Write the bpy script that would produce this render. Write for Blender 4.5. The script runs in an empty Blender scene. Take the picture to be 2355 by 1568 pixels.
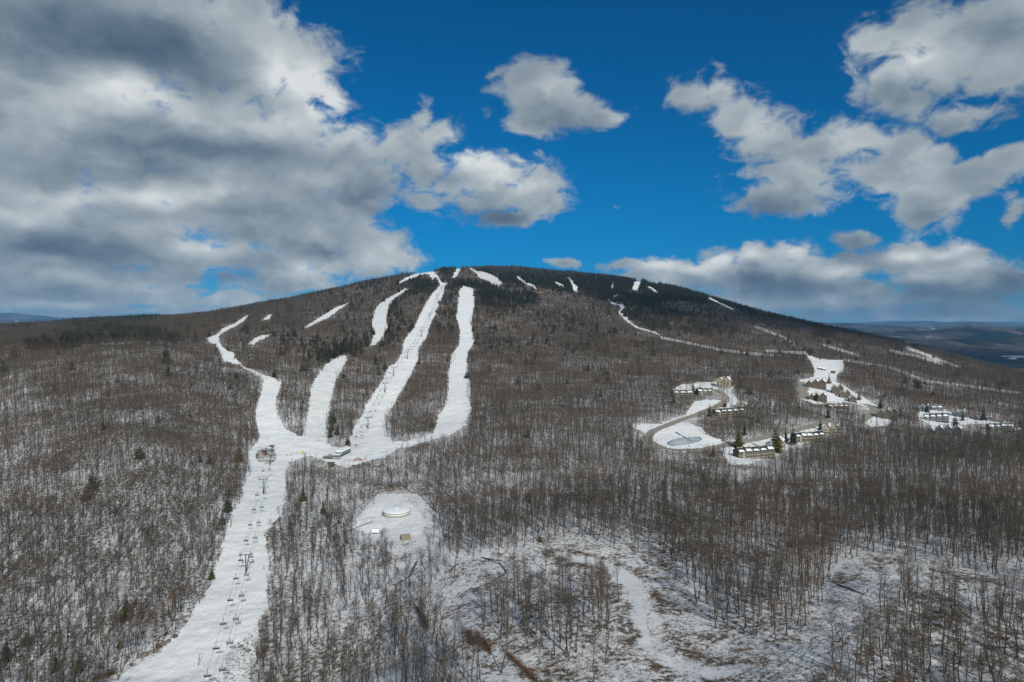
import bpy, math, random
import numpy as np
from mathutils import Vector, Matrix

# ------------------------------------------------------------------ scene, camera, light
C = bpy.context.scene
COL = C.collection
R = math.radians
CAMZ = 140.0          # drone height above the scene datum
F = 1534.0            # focal length in units of the 2354-wide photograph
CX, HZ = 1177.0, 740.0  # column of the optical axis, row of the true horizon

cam = bpy.data.objects.new('camera', bpy.data.cameras.new('camera'))
COL.objects.link(cam)
cam.location = (0, 0, CAMZ)
cam.rotation_euler = (R(90), 0, 0)
cam.data.sensor_width = 36
cam.data.lens = F / 2354 * 36
cam.data.shift_y = -44 / 2354
cam.data.clip_start = 1
cam.data.clip_end = 120000
C.camera = cam

SUN_EL, SUN_AZ = 30.0, 162.0      # azimuth from +Y (ahead of the camera) clockwise towards +X
sd = Vector((math.sin(R(SUN_AZ)) * math.cos(R(SUN_EL)), math.cos(R(SUN_AZ)) * math.cos(R(SUN_EL)), math.sin(R(SUN_EL))))
sl = bpy.data.lights.new('sun', 'SUN')
sl.energy = 3.9
sl.angle = R(0.53)
sl.color = (1.0, 0.95, 0.87)
sun = bpy.data.objects.new('sun', sl)
COL.objects.link(sun)
sun.rotation_euler = (-sd).to_track_quat('-Z', 'Y').to_euler()

C.view_settings.view_transform = 'Standard'
C.view_settings.look = 'None'
C.view_settings.exposure = 0.0
C.view_settings.gamma = 1.0
C.render.engine = 'CYCLES'
C.cycles.max_bounces = 4
C.cycles.diffuse_bounces = 2
C.cycles.glossy_bounces = 1
C.cycles.transmission_bounces = 1
C.cycles.volume_bounces = 0
C.cycles.use_adaptive_sampling = True
C.cycles.adaptive_threshold = 0.02
C.cycles.use_denoising = True
C.cycles.denoiser = 'OPENIMAGEDENOISE'
C.cycles.denoising_input_passes = 'RGB_ALBEDO_NORMAL'
C.cycles.denoising_prefilter = 'NONE'
C.cycles.sample_clamp_indirect = 4


class NT:
    """small helper to write node trees"""
    def __init__(s, nt):
        s.nt = nt
    def n(s, t, **kw):
        nd = s.nt.nodes.new(t)
        for k, v in kw.items():
            setattr(nd, k, v)
        return nd
    def put(s, sock, v):
        if v is None:
            return
        if isinstance(v, bpy.types.NodeSocket):
            s.nt.links.new(v, sock)
        elif hasattr(v, '__len__') and len(v) == 3 and sock.type == 'RGBA':
            sock.default_value = (*v, 1)
        else:
            sock.default_value = v
    def m(s, op, a, b=None, c=None, clamp=False):
        nd = s.n('ShaderNodeMath', operation=op, use_clamp=clamp)
        for i, v in enumerate((a, b, c)):
            s.put(nd.inputs[i], v)
        return nd.outputs[0]
    def v(s, op, a, b=None, c=None, out=0):
        nd = s.n('ShaderNodeVectorMath', operation=op)
        for i, x in enumerate((a, b, c)):
            s.put(nd.inputs[i], x)
        return nd.outputs[out]
    def noise(s, vec, scale, detail=4, rough=0.5, dim='3D', dist=0.0, out=0):
        nd = s.n('ShaderNodeTexNoise', noise_dimensions=dim)
        s.put(nd.inputs['Vector'], vec)
        nd.inputs['Scale'].default_value = scale
        nd.inputs['Detail'].default_value = detail
        nd.inputs['Roughness'].default_value = rough
        nd.inputs['Distortion'].default_value = dist
        return nd.outputs[out]
    def map(s, v, a, b, c=0.0, d=1.0, smooth=False):
        nd = s.n('ShaderNodeMapRange', interpolation_type='SMOOTHSTEP' if smooth else 'LINEAR')
        s.put(nd.inputs[0], v)
        for i, x in enumerate((a, b, c, d)):
            s.put(nd.inputs[i + 1], x)
        return nd.outputs[0]
    def mix(s, f, a, b, blend='MIX'):
        nd = s.n('ShaderNodeMix', data_type='RGBA', blend_type=blend)
        s.put(nd.inputs['Factor'], f)
        s.put(nd.inputs[6], a)
        s.put(nd.inputs[7], b)
        return nd.outputs[2]
    def ramp(s, f, stops, interp='LINEAR'):
        nd = s.n('ShaderNodeValToRGB')
        cr = nd.color_ramp
        cr.interpolation = interp
        while len(cr.elements) < len(stops):
            cr.elements.new(0.5)
        for e, (p, c) in zip(cr.elements, stops):
            e.position = p
            e.color = (*c, 1)
        s.put(nd.inputs[0], f)
        return nd.outputs[0]


# ---- sky: Nishita blue with broken cumulus, laid out by azimuth and elevation
# clouds: centre column, row and half sizes in the photograph's own units, turned into azimuth/elevation below
WISPS = [(1450, 462, 60, 24), (1466, 215, 30, 40), (838, 232, 45, 40), (915, 220, 50, 40), (975, 228, 50, 36), (1790, 205, 45, 40), (1230, 375, 60, 30), (1000, 560, 60, 30)]
CLOUDS = [
    (300, 290, 560, 330), (230, 120, 480, 280), (640, 440, 330, 170), (160, 560, 340, 110), (130, 655, 260, 60), (520, 600, 260, 60), (350, 672, 330, 34), (300, 708, 330, 14), (380, 640, 200, 40), (650, 640, 160, 40), (90, 690, 200, 30), (530, 636, 150, 44), (345, 385, 170, 90), (420, 500, 200, 80),
    (60, 60, 380, 260), (330, 60, 330, 220), (560, 90, 170, 150), (700, 140, 110, 95), (745, 190, 60, 45), (660, 240, 130, 90), (300, 270, 420, 170),
    (560, 320, 270, 150), (90, 400, 330, 150), (420, 450, 420, 130), (790, 360, 130, 110), (830, 470, 120, 110), (940, 330, 90, 75),
    (1030, 300, 75, 50), (975, 260, 50, 55), (1000, 400, 80, 60), (80, 540, 230, 80), (240, 560, 140, 60), (600, 520, 200, 70), (760, 530, 130, 70),
    (470, 590, 170, 45), (640, 605, 110, 45), (560, 615, 150, 40), (90, 620, 190, 40), (250, 635, 110, 26), (880, 575, 110, 60), (810, 600, 90, 45),
    (930, 600, 70, 30), (420, 690, 120, 30), (550, 680, 140, 34), (640, 655, 90, 25), (120, 705, 120, 16), (215, 708, 60, 12), (60, 680, 130, 26), (30, 655, 90, 40),
    (1110, 415, 150, 70), (1060, 440, 100, 55), (1100, 380, 80, 40), (1190, 450, 110, 55), (1230, 480, 60, 34), (1180, 500, 80, 24), (990, 470, 70, 30),
    (1210, 190, 85, 50), (1235, 225, 90, 62), (1300, 255, 80, 45), (1370, 265, 60, 34), (1230, 280, 70, 30), (1150, 165, 35, 22),
    
    (1640, 150, 36, 26), (1560, 215, 48, 42), (1620, 210, 80, 55), (1690, 270, 95, 75), (1770, 330, 130, 80), (1830, 400, 150, 90), (1780, 460, 100, 50),
    (1900, 340, 120, 50), (2010, 320, 90, 36), (2090, 325, 100, 40), (2070, 390, 130, 60), (2120, 460, 110, 60), (2230, 410, 110, 40), (2320, 375, 70, 34), (2180, 350, 60, 40),
    (2010, 85, 95, 75), (2100, 60, 130, 80), (2210, 130, 170, 110), (2320, 60, 110, 90), (2330, 170, 130, 90), (2060, 200, 90, 70), (2240, 260, 90, 50), (2100, 240, 100, 40),
    (2350, 490, 34, 50), (1300, 608, 50, 12), (1430, 612, 70, 16), (1520, 615, 90, 30), (1640, 600, 60, 36), (1740, 600, 70, 40), (1830, 580, 65, 32), (1850, 620, 110, 45),
    (1960, 545, 60, 26), (1960, 610, 110, 45), (2080, 600, 110, 45), (2190, 590, 110, 36), (2160, 640, 130, 36), (1850, 665, 300, 36), (2150, 680, 300, 34), (2340, 630, 50, 22), (2050, 712, 420, 20), (1700, 640, 170, 40), (1900, 690, 520, 46), (2230, 650, 260, 60), (2150, 726, 420, 16), (1560, 632, 200, 24), (2100, 590, 160, 40),
    (330, 690, 160, 20), (140, 722, 200, 9), (380, 712, 150, 10), (60, 640, 150, 50), (640, 640, 120, 34), (180, 660, 140, 26), (760, 590, 120, 50), (700, 655, 60, 14),
]
# sides of clouds that are turned from the light (negative) or towards it (positive): column, row, half sizes, amount
TONES = [
    (620, 110, 120, 90, .18), (730, 200, 80, 80, .16), (760, 300, 110, 60, .10), (60, 500, 120, 30, .18), (330, 455, 200, 30, .14), (130, 700, 120, 10, .14), (360, 660, 120, 18, .16), (600, 690, 90, 16, .14), (1950, 615, 70, 22, .22), (2100, 585, 80, 24, .22), (1710, 585, 60, 22, .25), (2250, 600, 50, 18, .18), (1590, 620, 60, 16, .2), (2100, 640, 110, 14, .16),
    (200, 70, 460, 110, -.30), (330, 120, 330, 70, -.16), (480, 345, 360, 60, -.42), (250, 400, 380, 45, -.26), (150, 330, 300, 50, -.10), (850, 440, 150, 120, -.14), (650, 480, 220, 60, -.18),
    (190, 580, 220, 45, -.40), (640, 560, 230, 30, -.16), (80, 670, 200, 34, -.30), (560, 640, 120, 20, -.2), (1130, 500, 130, 28, -.34), (1300, 290, 120, 26, -.2), (1800, 480, 170, 40, -.36), (2140, 490, 130, 40, -.22),
    (1600, 320, 90, 50, -.16), (2080, 230, 150, 50, -.22), (2230, 280, 120, 40, -.2), (1820, 660, 360, 28, -.36), (2200, 680, 300, 36, -.36), (2050, 720, 420, 24, -.34), (1960, 570, 90, 40, -.2), (2330, 640, 70, 30, -.3), (1740, 640, 160, 26, -.22),
    (300, 215, 190, 60, .32), (690, 170, 130, 90, .30), (500, 260, 260, 60, .12), (560, 160, 160, 90, .12), (160, 470, 110, 40, .26), (450, 455, 360, 42, .20), (780, 400, 160, 60, .10), (110, 600, 60, 16, .2),
    (480, 580, 160, 24, .30), (690, 610, 60, 26, .2), (870, 585, 100, 34, .22), (1110, 375, 120, 40, .36), (1190, 430, 90, 34, .16), (1250, 200, 110, 50, .14), (420, 685, 90, 20, .2), (1650, 600, 34, 24, .36), (1830, 575, 60, 22, .44), (1520, 610, 60, 18, .3), (2190, 575, 70, 20, .3), (1950, 330, 110, 40, .16),
    (1750, 300, 90, 70, .14), (2150, 110, 160, 80, .20), (1840, 390, 90, 50, .12), (2080, 400, 90, 40, .10), (2060, 590, 60, 22, .2), (180, 705, 60, 12, .2), (1740, 590, 40, 20, .2),
]


def azel(px, py):
    x, z = (px - CX) / F, (HZ - py) / F
    return math.atan2(x, 1), math.atan2(z, math.hypot(x, 1))


def build_world():
    w = bpy.data.worlds.new('World')
    C.world = w
    w.use_nodes = True
    w.node_tree.nodes.clear()
    t = NT(w.node_tree)
    out = t.n('ShaderNodeOutputWorld')
    bg = t.n('ShaderNodeBackground')
    bg.inputs[1].default_value = 0.1
    t.nt.links.new(bg.outputs[0], out.inputs[0])
    sky = t.n('ShaderNodeTexSky', sky_type='NISHITA')
    sky.sun_disc = False
    sky.sun_elevation = R(SUN_EL)
    sky.sun_rotation = R(SUN_AZ)
    sky.altitude = 900
    sky.air_density = 1.0
    sky.dust_density = 0.2
    sky.ozone_density = 3.0
    tc = t.n('ShaderNodeTexCoord')
    d = tc.outputs['Generated']
    sp = t.n('ShaderNodeSeparateXYZ')
    t.put(sp.inputs[0], d)
    az = t.m('ARCTAN2', sp.outputs[0], sp.outputs[1])
    el = t.m('ARCSINE', sp.outputs[2])
    cb = t.n('ShaderNodeCombineXYZ')
    t.put(cb.inputs[0], az)
    t.put(cb.inputs[1], el)
    ae = cb.outputs[0]

    def qcoord(e):      # cloud scale shrinks towards the horizon
        r = t.m('EXPONENT', t.m('MULTIPLY', e, -1.5))
        c2 = t.n('ShaderNodeCombineXYZ')
        t.put(c2.inputs[0], t.m('MULTIPLY', r, t.m('SINE', az)))
        t.put(c2.inputs[1], t.m('MULTIPLY', r, t.m('COSINE', az)))
        return c2.outputs[0]

    def puffs(vec, sc, detail):
        nd = t.n('ShaderNodeTexVoronoi', voronoi_dimensions='2D', feature='SMOOTH_F1')
        t.put(nd.inputs['Vector'], vec)
        nd.inputs['Scale'].default_value = sc
        nd.inputs['Detail'].default_value = detail
        nd.inputs['Roughness'].default_value = 0.5
        nd.inputs['Lacunarity'].default_value = 2.3
        nd.inputs['Smoothness'].default_value = 0.6
        nd.normalize = True
        return t.m('SUBTRACT', 0.5, nd.outputs['Distance'])
    q = qcoord(el)
    n1 = t.noise(q, 10.0, 10, 0.61, '2D', 0.2)
    wq = t.v('MULTIPLY_ADD', t.noise(q, 22.0, 4, 0.6, '2D', 0, 1), (0.05, 0.05, 0), q)
    wq2 = t.v('ADD', wq, (0.010, -0.026, 0))
    nb = puffs(wq, 7.0, 2)
    nb2 = puffs(wq2, 7.0, 2)
    warp = t.noise(q, 7.0, 4, 0.55, '2D', 0, 1)
    wa = t.v('MULTIPLY', t.v('SUBTRACT', warp, (0.5, 0.5, 0.5)), (0.10, 0.07, 0))
    wsc = t.n('ShaderNodeVectorMath', operation='SCALE')
    t.put(wsc.inputs[0], wa)
    t.put(wsc.inputs[3], t.map(el, 0.0, 0.28, 0.22, 1.0))
    aw = t.v('ADD', wsc.outputs[0], ae)

    def ell(vec, px, py, rx, ry):
        a0, e0 = azel(px, py)
        ra = abs(azel(px + rx, py)[0] - azel(px - rx, py)[0]) / 2
        re = abs(azel(px, py - ry)[1] - azel(px, py + ry)[1]) / 2
        return t.v('LENGTH', t.v('MULTIPLY_ADD', vec, (1 / ra, 1 / re, 0), (-a0 / ra, -e0 / re, 0)), out=1)
    acc = None
    for c in CLOUDS + WISPS:
        L = ell(aw, *c) if c in CLOUDS else ell(aw, c[0], c[1], c[2] * 1.7, c[3] * 1.7)
        if c in WISPS:
            acc = t.m('MINIMUM', acc, t.m('ADD', L, 1.06))
            continue
        if max(c[2], c[3]) < 42:
            L = t.m('ADD', L, 0.50 - 0.008 * min(c[2], c[3]))
        acc = L if acc is None else t.m('SMOOTH_MIN', acc, L, 0.22)
    cov = t.m('SUBTRACT', 1.02, acc)
    cov = t.m('MINIMUM', cov, 1.0)
    # broken cumulus over the rest of the sky, overhead and behind
    rest = t.m('MAXIMUM', t.map(el, 0.52, 0.7, 0, 1, True), t.map(t.m('ABSOLUTE', az), 0.72, 0.95, 0, 1, True))
    cov = t.m('MAXIMUM', cov, t.m('MULTIPLY_ADD', rest, 1.3, -1.0))
    D = t.m('MULTIPLY_ADD', t.m('SUBTRACT', n1, 0.5), 2.3, cov)
    D = t.m('MULTIPLY_ADD', nb, 0.45, D)
    nh = t.noise(q, 42.0, 6, 0.6, '2D', 0.6)
    D = t.m('MULTIPLY_ADD', t.m('SUBTRACT', nh, 0.5), 0.95, D)
    alpha = t.map(D, 0.0, 0.62, 0, 1, True)
    tone = t.m('MULTIPLY_ADD', t.m('SUBTRACT', nb, nb2), 1.15, 0.585)
    for px, py, rx, ry, amt in TONES:
        L = ell(aw, px, py, rx * 1.25, ry * 1.35)
        tone = t.m('MULTIPLY_ADD', t.map(L, 1.0, 0.0, 0, 1, True), amt * (0.90 if amt < 0 else 1.05), tone)
    tone = t.m('MULTIPLY_ADD', t.m('SUBTRACT', n1, 0.5), 0.16, tone)
    # thin rims let the blue through, thick hearts are greyer
    tone = t.m('MULTIPLY_ADD', t.map(D, 0.5, 1.6, 0.05, -0.10), 1.0, tone)
    k = 10.0
    ccol = t.ramp(tone, [(0.0, (0.055, 0.095, 0.15)), (0.3, (0.135, 0.19, 0.25)), (0.6, (0.30, 0.36, 0.405)), (0.85, (0.50, 0.55, 0.575)), (1.0, (0.70, 0.735, 0.745))])
    ccol = t.v('SCALE', ccol, None)
    ccol.node.inputs[3].default_value = k
    tint = t.mix(t.map(el, 0.0, 0.22, 0, 1, True), (0.15, 0.35, 0.60), (0.11, 0.42, 0.63))
    sk = t.mix(1.0, sky.outputs[0], tint, 'MULTIPLY')
    hs = t.n('ShaderNodeHueSaturation')
    hs.inputs['Saturation'].default_value = 1.15
    t.put(hs.inputs['Color'], sk)
    colr = t.mix(alpha, hs.outputs[0], ccol)
    t.put(bg.inputs[0], colr)
    w.cycles.sampling_method = 'MANUAL'
    w.cycles.sample_map_resolution = 512


build_world()

# ------------------------------------------------------------------ noise, polygons
def vnoise(x, y, seed=0):
    xi, yi = np.floor(x).astype(np.int64), np.floor(y).astype(np.int64)
    fx, fy = x - xi, y - yi
    fx, fy = fx * fx * fx * (fx * (fx * 6 - 15) + 10), fy * fy * fy * (fy * (fy * 6 - 15) + 10)

    def h(a, b):
        n = (a * 374761393 + b * 668265263 + seed * 974711) & 0xffffffff
        n = ((n ^ (n >> 13)) * 1274126177) & 0xffffffff
        return ((n ^ (n >> 16)) & 0xffff) / 65535.0
    a, b, c, d = h(xi, yi), h(xi + 1, yi), h(xi, yi + 1), h(xi + 1, yi + 1)
    return (a + (b - a) * fx) * (1 - fy) + (c + (d - c) * fx) * fy


def fbm(x, y, seed=0, octs=4, gain=0.5):
    s, a, n = 0, 1.0, 0
    for i in range(octs):
        s = s + a * (vnoise(x, y, seed + i * 17) - 0.5)
        n += a
        a *= gain
        x, y = x * 2.03 + 13.7, y * 2.03 + 7.1
    return s / n


def inside(px, py, poly):
    poly = np.asarray(poly, float)
    px, py = np.asarray(px, float), np.asarray(py, float)
    out = np.zeros(px.shape, bool)
    bb = (px >= poly[:, 0].min()) & (px <= poly[:, 0].max()) & (py >= poly[:, 1].min()) & (py <= poly[:, 1].max())
    if not bb.any():
        return out
    x, y = px[bb], py[bb]
    r = np.zeros(x.shape, bool)
    j = len(poly) - 1
    for i in range(len(poly)):
        xi, yi, xj, yj = *poly[i], *poly[j]
        if yi != yj:
            r ^= ((yi > y) != (yj > y)) & (x < (xj - xi) * (y - yi) / (yj - yi) + xi)
        j = i
    out[bb] = r
    return out


# ------------------------------------------------------------------ terrain height field
# profiles of the land along sight lines: column: (distance ahead, row at which the ground there is seen)
PROF = {
    -700: [(40, 4600), (150, 2000), (270, 1500), (400, 1290), (600, 1100), (800, 970), (1000, 880), (1150, 850), (1400, 850), (1800, 800), (2500, 768)],
    0: [(40, 4800), (150, 2030), (250, 1568), (350, 1310), (500, 1077), (750, 887), (900, 826), (1050, 793), (1200, 792), (1500, 778), (1900, 760), (2400, 747)],
    130: [(40, 4800), (150, 2030), (250, 1568), (350, 1310), (500, 1077), (750, 880), (900, 815), (1050, 783), (1200, 784), (1500, 768), (1900, 752), (2400, 741)],
    250: [(40, 4800), (150, 2030), (250, 1568), (350, 1310), (500, 1077), (750, 872), (900, 803), (1050, 773), (1200, 778), (1500, 757), (1900, 742), (2400, 733)],
    390: [(40, 4800), (150, 2030), (250, 1568), (350, 1312), (500, 1090), (750, 890), (900, 815), (1050, 782), (1200, 776), (1500, 752), (1900, 737), (2400, 729)],
    480: [(40, 4800), (150, 2030), (250, 1568), (345, 1322), (500, 1110), (620, 1040), (750, 940), (850, 880), (950, 828), (1100, 783), (1300, 760), (1600, 740), (2000, 728), (2400, 720)],
    560: [(40, 4800), (150, 2030), (250, 1568), (345, 1320), (430, 1190), (520, 1110), (620, 1046), (680, 1000), (760, 935), (850, 885), (950, 840), (1100, 790), (1300, 757), (1600, 728), (2000, 714), (2400, 703)],
    640: [(40, 4800), (150, 2030), (250, 1562), (345, 1320), (430, 1190), (520, 1110), (620, 1044), (680, 990), (760, 925), (850, 872), (1000, 815), (1300, 753), (1700, 715), (2400, 691)],
    790: [(40, 4700), (150, 1980), (250, 1545), (345, 1300), (430, 1186), (520, 1110), (620, 1045), (700, 1003), (800, 945), (900, 890), (1050, 830), (1300, 765), (1700, 705), (2200, 668), (2500, 657)],
    920: [(40, 4700), (150, 1880), (250, 1490), (345, 1280), (430, 1184), (520, 1105), (620, 1040), (767, 975), (900, 905), (1000, 860), (1125, 817), (1350, 762), (1700, 702), (2100, 658), (2500, 629)],
    1050: [(40, 4400), (150, 1740), (195, 1550), (250, 1410), (345, 1255), (430, 1170), (520, 1095), (620, 1026), (767, 968), (900, 903), (1125, 817), (1350, 763), (1700, 700), (2100, 653), (2500, 617), (2750, 607)],
    1180: [(40, 4300), (150, 1720), (195, 1535), (250, 1395), (345, 1230), (430, 1148), (520, 1082), (620, 1012), (767, 945), (900, 892), (1125, 820), (1350, 770), (1700, 707), (2100, 657), (2500, 625), (2800, 612)],
    1300: [(40, 4300), (150, 1720), (195, 1532), (240, 1396), (300, 1285), (400, 1170), (500, 1092), (620, 1016), (800, 925), (1000, 860), (1300, 790), (1700, 727), (2100, 678), (2500, 640), (2800, 623)],
    1460: [(40, 4300), (150, 1710), (195, 1528), (240, 1390), (300, 1278), (400, 1165), (500, 1088), (600, 1026), (700, 978), (800, 935), (1000, 868), (1300, 795), (1700, 733), (2100, 688), (2450, 653), (2700, 643)],
    1600: [(40, 4300), (150, 1700), (195, 1524), (240, 1385), (300, 1274), (400, 1160), (500, 1086), (600, 1036), (680, 980), (800, 920), (1000, 868), (1300, 802), (1700, 742), (2100, 698), (2400, 673), (2600, 667)],
    1720: [(40, 4300), (150, 1660), (195, 1500), (230, 1392), (300, 1270), (400, 1165), (500, 1098), (600, 1052), (700, 992), (850, 920), (1000, 876), (1300, 815), (1700, 757), (2000, 726), (2300, 705)],
    1900: [(40, 4300), (150, 1640), (180, 1530), (230, 1380), (300, 1262), (400, 1162), (500, 1098), (600, 1054), (700, 1000), (800, 958), (950, 900), (1100, 862), (1300, 828), (1700, 775), (2050, 750)],
    2020: [(40, 4300), (150, 1640), (175, 1545), (230, 1362), (300, 1254), (400, 1160), (500, 1098), (600, 1052), (700, 1004), (800, 967), (950, 915), (1100, 868), (1300, 832), (1700, 787), (1900, 778)],
    2120: [(40, 4300), (150, 1640), (175, 1555), (230, 1352), (300, 1250), (400, 1160), (500, 1098), (600, 1050), (700, 1010), (800, 975), (900, 944), (1050, 892), (1300, 842), (1600, 808), (1850, 802)],
    2354: [(40, 4300), (150, 1650), (170, 1568), (230, 1370), (300, 1260), (400, 1168), (500, 1104), (600, 1058), (700, 1022), (800, 988), (900, 962), (1050, 920), (1250, 884), (1500, 868)],
    3050: [(40, 4300), (150, 1650), (170, 1568), (230, 1372), (300, 1265), (400, 1180), (500, 1120), (600, 1080), (700, 1050), (800, 1022), (900, 1000), (1050, 975), (1250, 955), (1500, 950)],
}
US = np.concatenate([np.linspace(-900, -46, 90), np.linspace(-40, 2394, 830), np.linspace(2400, 3250, 90)])
YS = np.concatenate([np.geomspace(40, 148, 40), np.geomspace(150, 3100, 720), np.geomspace(3150, 27000, 210)])
LY = np.log(YS)
NU, NY = len(US), len(YS)


def smooth(a, s, axis):
    k = np.exp(-0.5 * (np.arange(-3 * s, 3 * s + 1) / s) ** 2)
    k /= k.sum()
    p = [(0, 0), (0, 0)]
    p[axis] = (3 * s, 3 * s)
    b = np.pad(a, p, mode='edge')
    return np.apply_along_axis(lambda v: np.convolve(v, k, 'valid'), axis, b)


def build_heights():
    keys = sorted(PROF)
    prof = []
    for k in keys:
        pts = list(PROF[k])
        Yl, yl = pts[-1]
        zl = (HZ - yl) / F * Yl
        pz = [(Y, (HZ - y) / F * Y) for Y, y in pts]
        pz += [(Yl * 1.12, zl - 8), (Yl * 1.4, zl - 130), (max(4300, Yl * 1.9), -300), (60000, -300)]
        Yp, Zp = zip(*pz)
        prof.append(np.interp(YS, Yp, Zp))
    prof = smooth(np.array(prof), 7, 1)
    Z = np.empty((NY, NU))
    for j in range(NY):
        Z[j] = np.interp(US, keys, prof[:, j])
    Z = smooth(Z, 22, 1)
    X = (US[None, :] - CX) / F * YS[:, None]
    Y = np.repeat(YS[:, None], NU, 1)
    # natural unevenness
    near = np.clip(1.0 - (Y - 2600) / 900, 0, 1)
    Z = Z + near * (fbm(X / 70, Y / 70, 3, 3) * 3.0 + fbm(X / 260, Y / 260, 9, 3) * 9.0 * np.clip(Y / 900, 0.12, 1)) + np.clip((400 - Y) / 250, 0, 1) * fbm(X / 9, Y / 9, 21, 3) * 0.9
    Z = Z + np.clip((Y - 1700) / 500, 0, 1) * np.clip((3300 - Y) / 500, 0, 1) * fbm(X / 150, Y / 400, 13, 4, .55) * 13
    # country beyond the mountain: valleys and rolling hills
    far = np.clip((Y - 3900) / 2200, 0, 1)
    sx = X / Y
    hill = np.full(X.shape, 0.0)
    for i, (Yk, crest, lw, wl) in enumerate(((5000, 90, 420, 1200), (6300, 150, 520, 1400), (8200, 185, 640, 1700), (10600, 205, 800, 2200), (14200, 240, 1000, 2800), (19000, 285, 1500, 4200), (24500, 300, 1600, 5200))):
        Yc = Yk * (1 + 0.10 * fbm(X / (wl * 1.7), X * 0 + i * 3.3, 400 + i, 2))
        up = crest * (1 + 1.5 * fbm(X / (wl * 0.55), X * 0 + i * 5.1, 420 + i, 4, 0.45)) + np.clip(-sx - 0.45, 0, 0.35) * Yk * np.where(Yk > 12000, 0.046, 0.016)
        hill = np.maximum(hill, up * np.exp(-np.abs((Y - Yc) / lw) ** 1.5))
    hill = hill + fbm(X / 700, Y / 700, 47, 5, 0.55) * 60
    Z = Z + far * hill
    Z = Z - (X * X + Y * Y) / (2 * 6.371e6) * far
    return X, Y, Z


GX, GY, GZ = build_heights()
PV = HZ - F * GZ / GY            # row at which each ground vertex is seen
RUN = np.minimum.accumulate(PV, 0)


def bil(A, u, Y):
    i = np.clip(np.interp(u, US, np.arange(NU)), 0, NU - 1.001)
    j = np.clip(np.interp(np.log(Y), LY, np.arange(NY)), 0, NY - 1.001)
    i0, j0 = np.floor(i).astype(int), np.floor(j).astype(int)
    a, b = i - i0, j - j0
    return (A[j0, i0] * (1 - a) + A[j0, i0 + 1] * a) * (1 - b) + (A[j0 + 1, i0] * (1 - a) + A[j0 + 1, i0 + 1] * a) * b


def ground(X, Y):
    X, Y = np.asarray(X, float), np.asarray(Y, float)
    return bil(GZ, CX + F * X / Y, Y) + CAMZ


def gz(x, y):
    return float(ground(np.array([x]), np.array([y]))[0])


def at(u, row):
    """the place on the ground seen at column u, row row of the photograph"""
    i = min(max(np.interp(u, US, np.arange(NU)), 0), NU - 1.001)
    i0 = int(i)
    col = PV[:, i0] * (1 - (i - i0)) + PV[:, i0 + 1] * (i - i0)
    k = int(np.argmax(col <= row))
    if col[k] > row:
        k = int(np.argmin(col))
        Y = YS[k]
    elif k == 0:
        Y = YS[0]
    else:
        f = (col[k - 1] - row) / (col[k - 1] - col[k])
        Y = YS[k - 1] + (YS[k] - YS[k - 1]) * f
    X = (u - CX) / F * Y
    return Vector((X, Y, gz(X, Y)))


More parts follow.
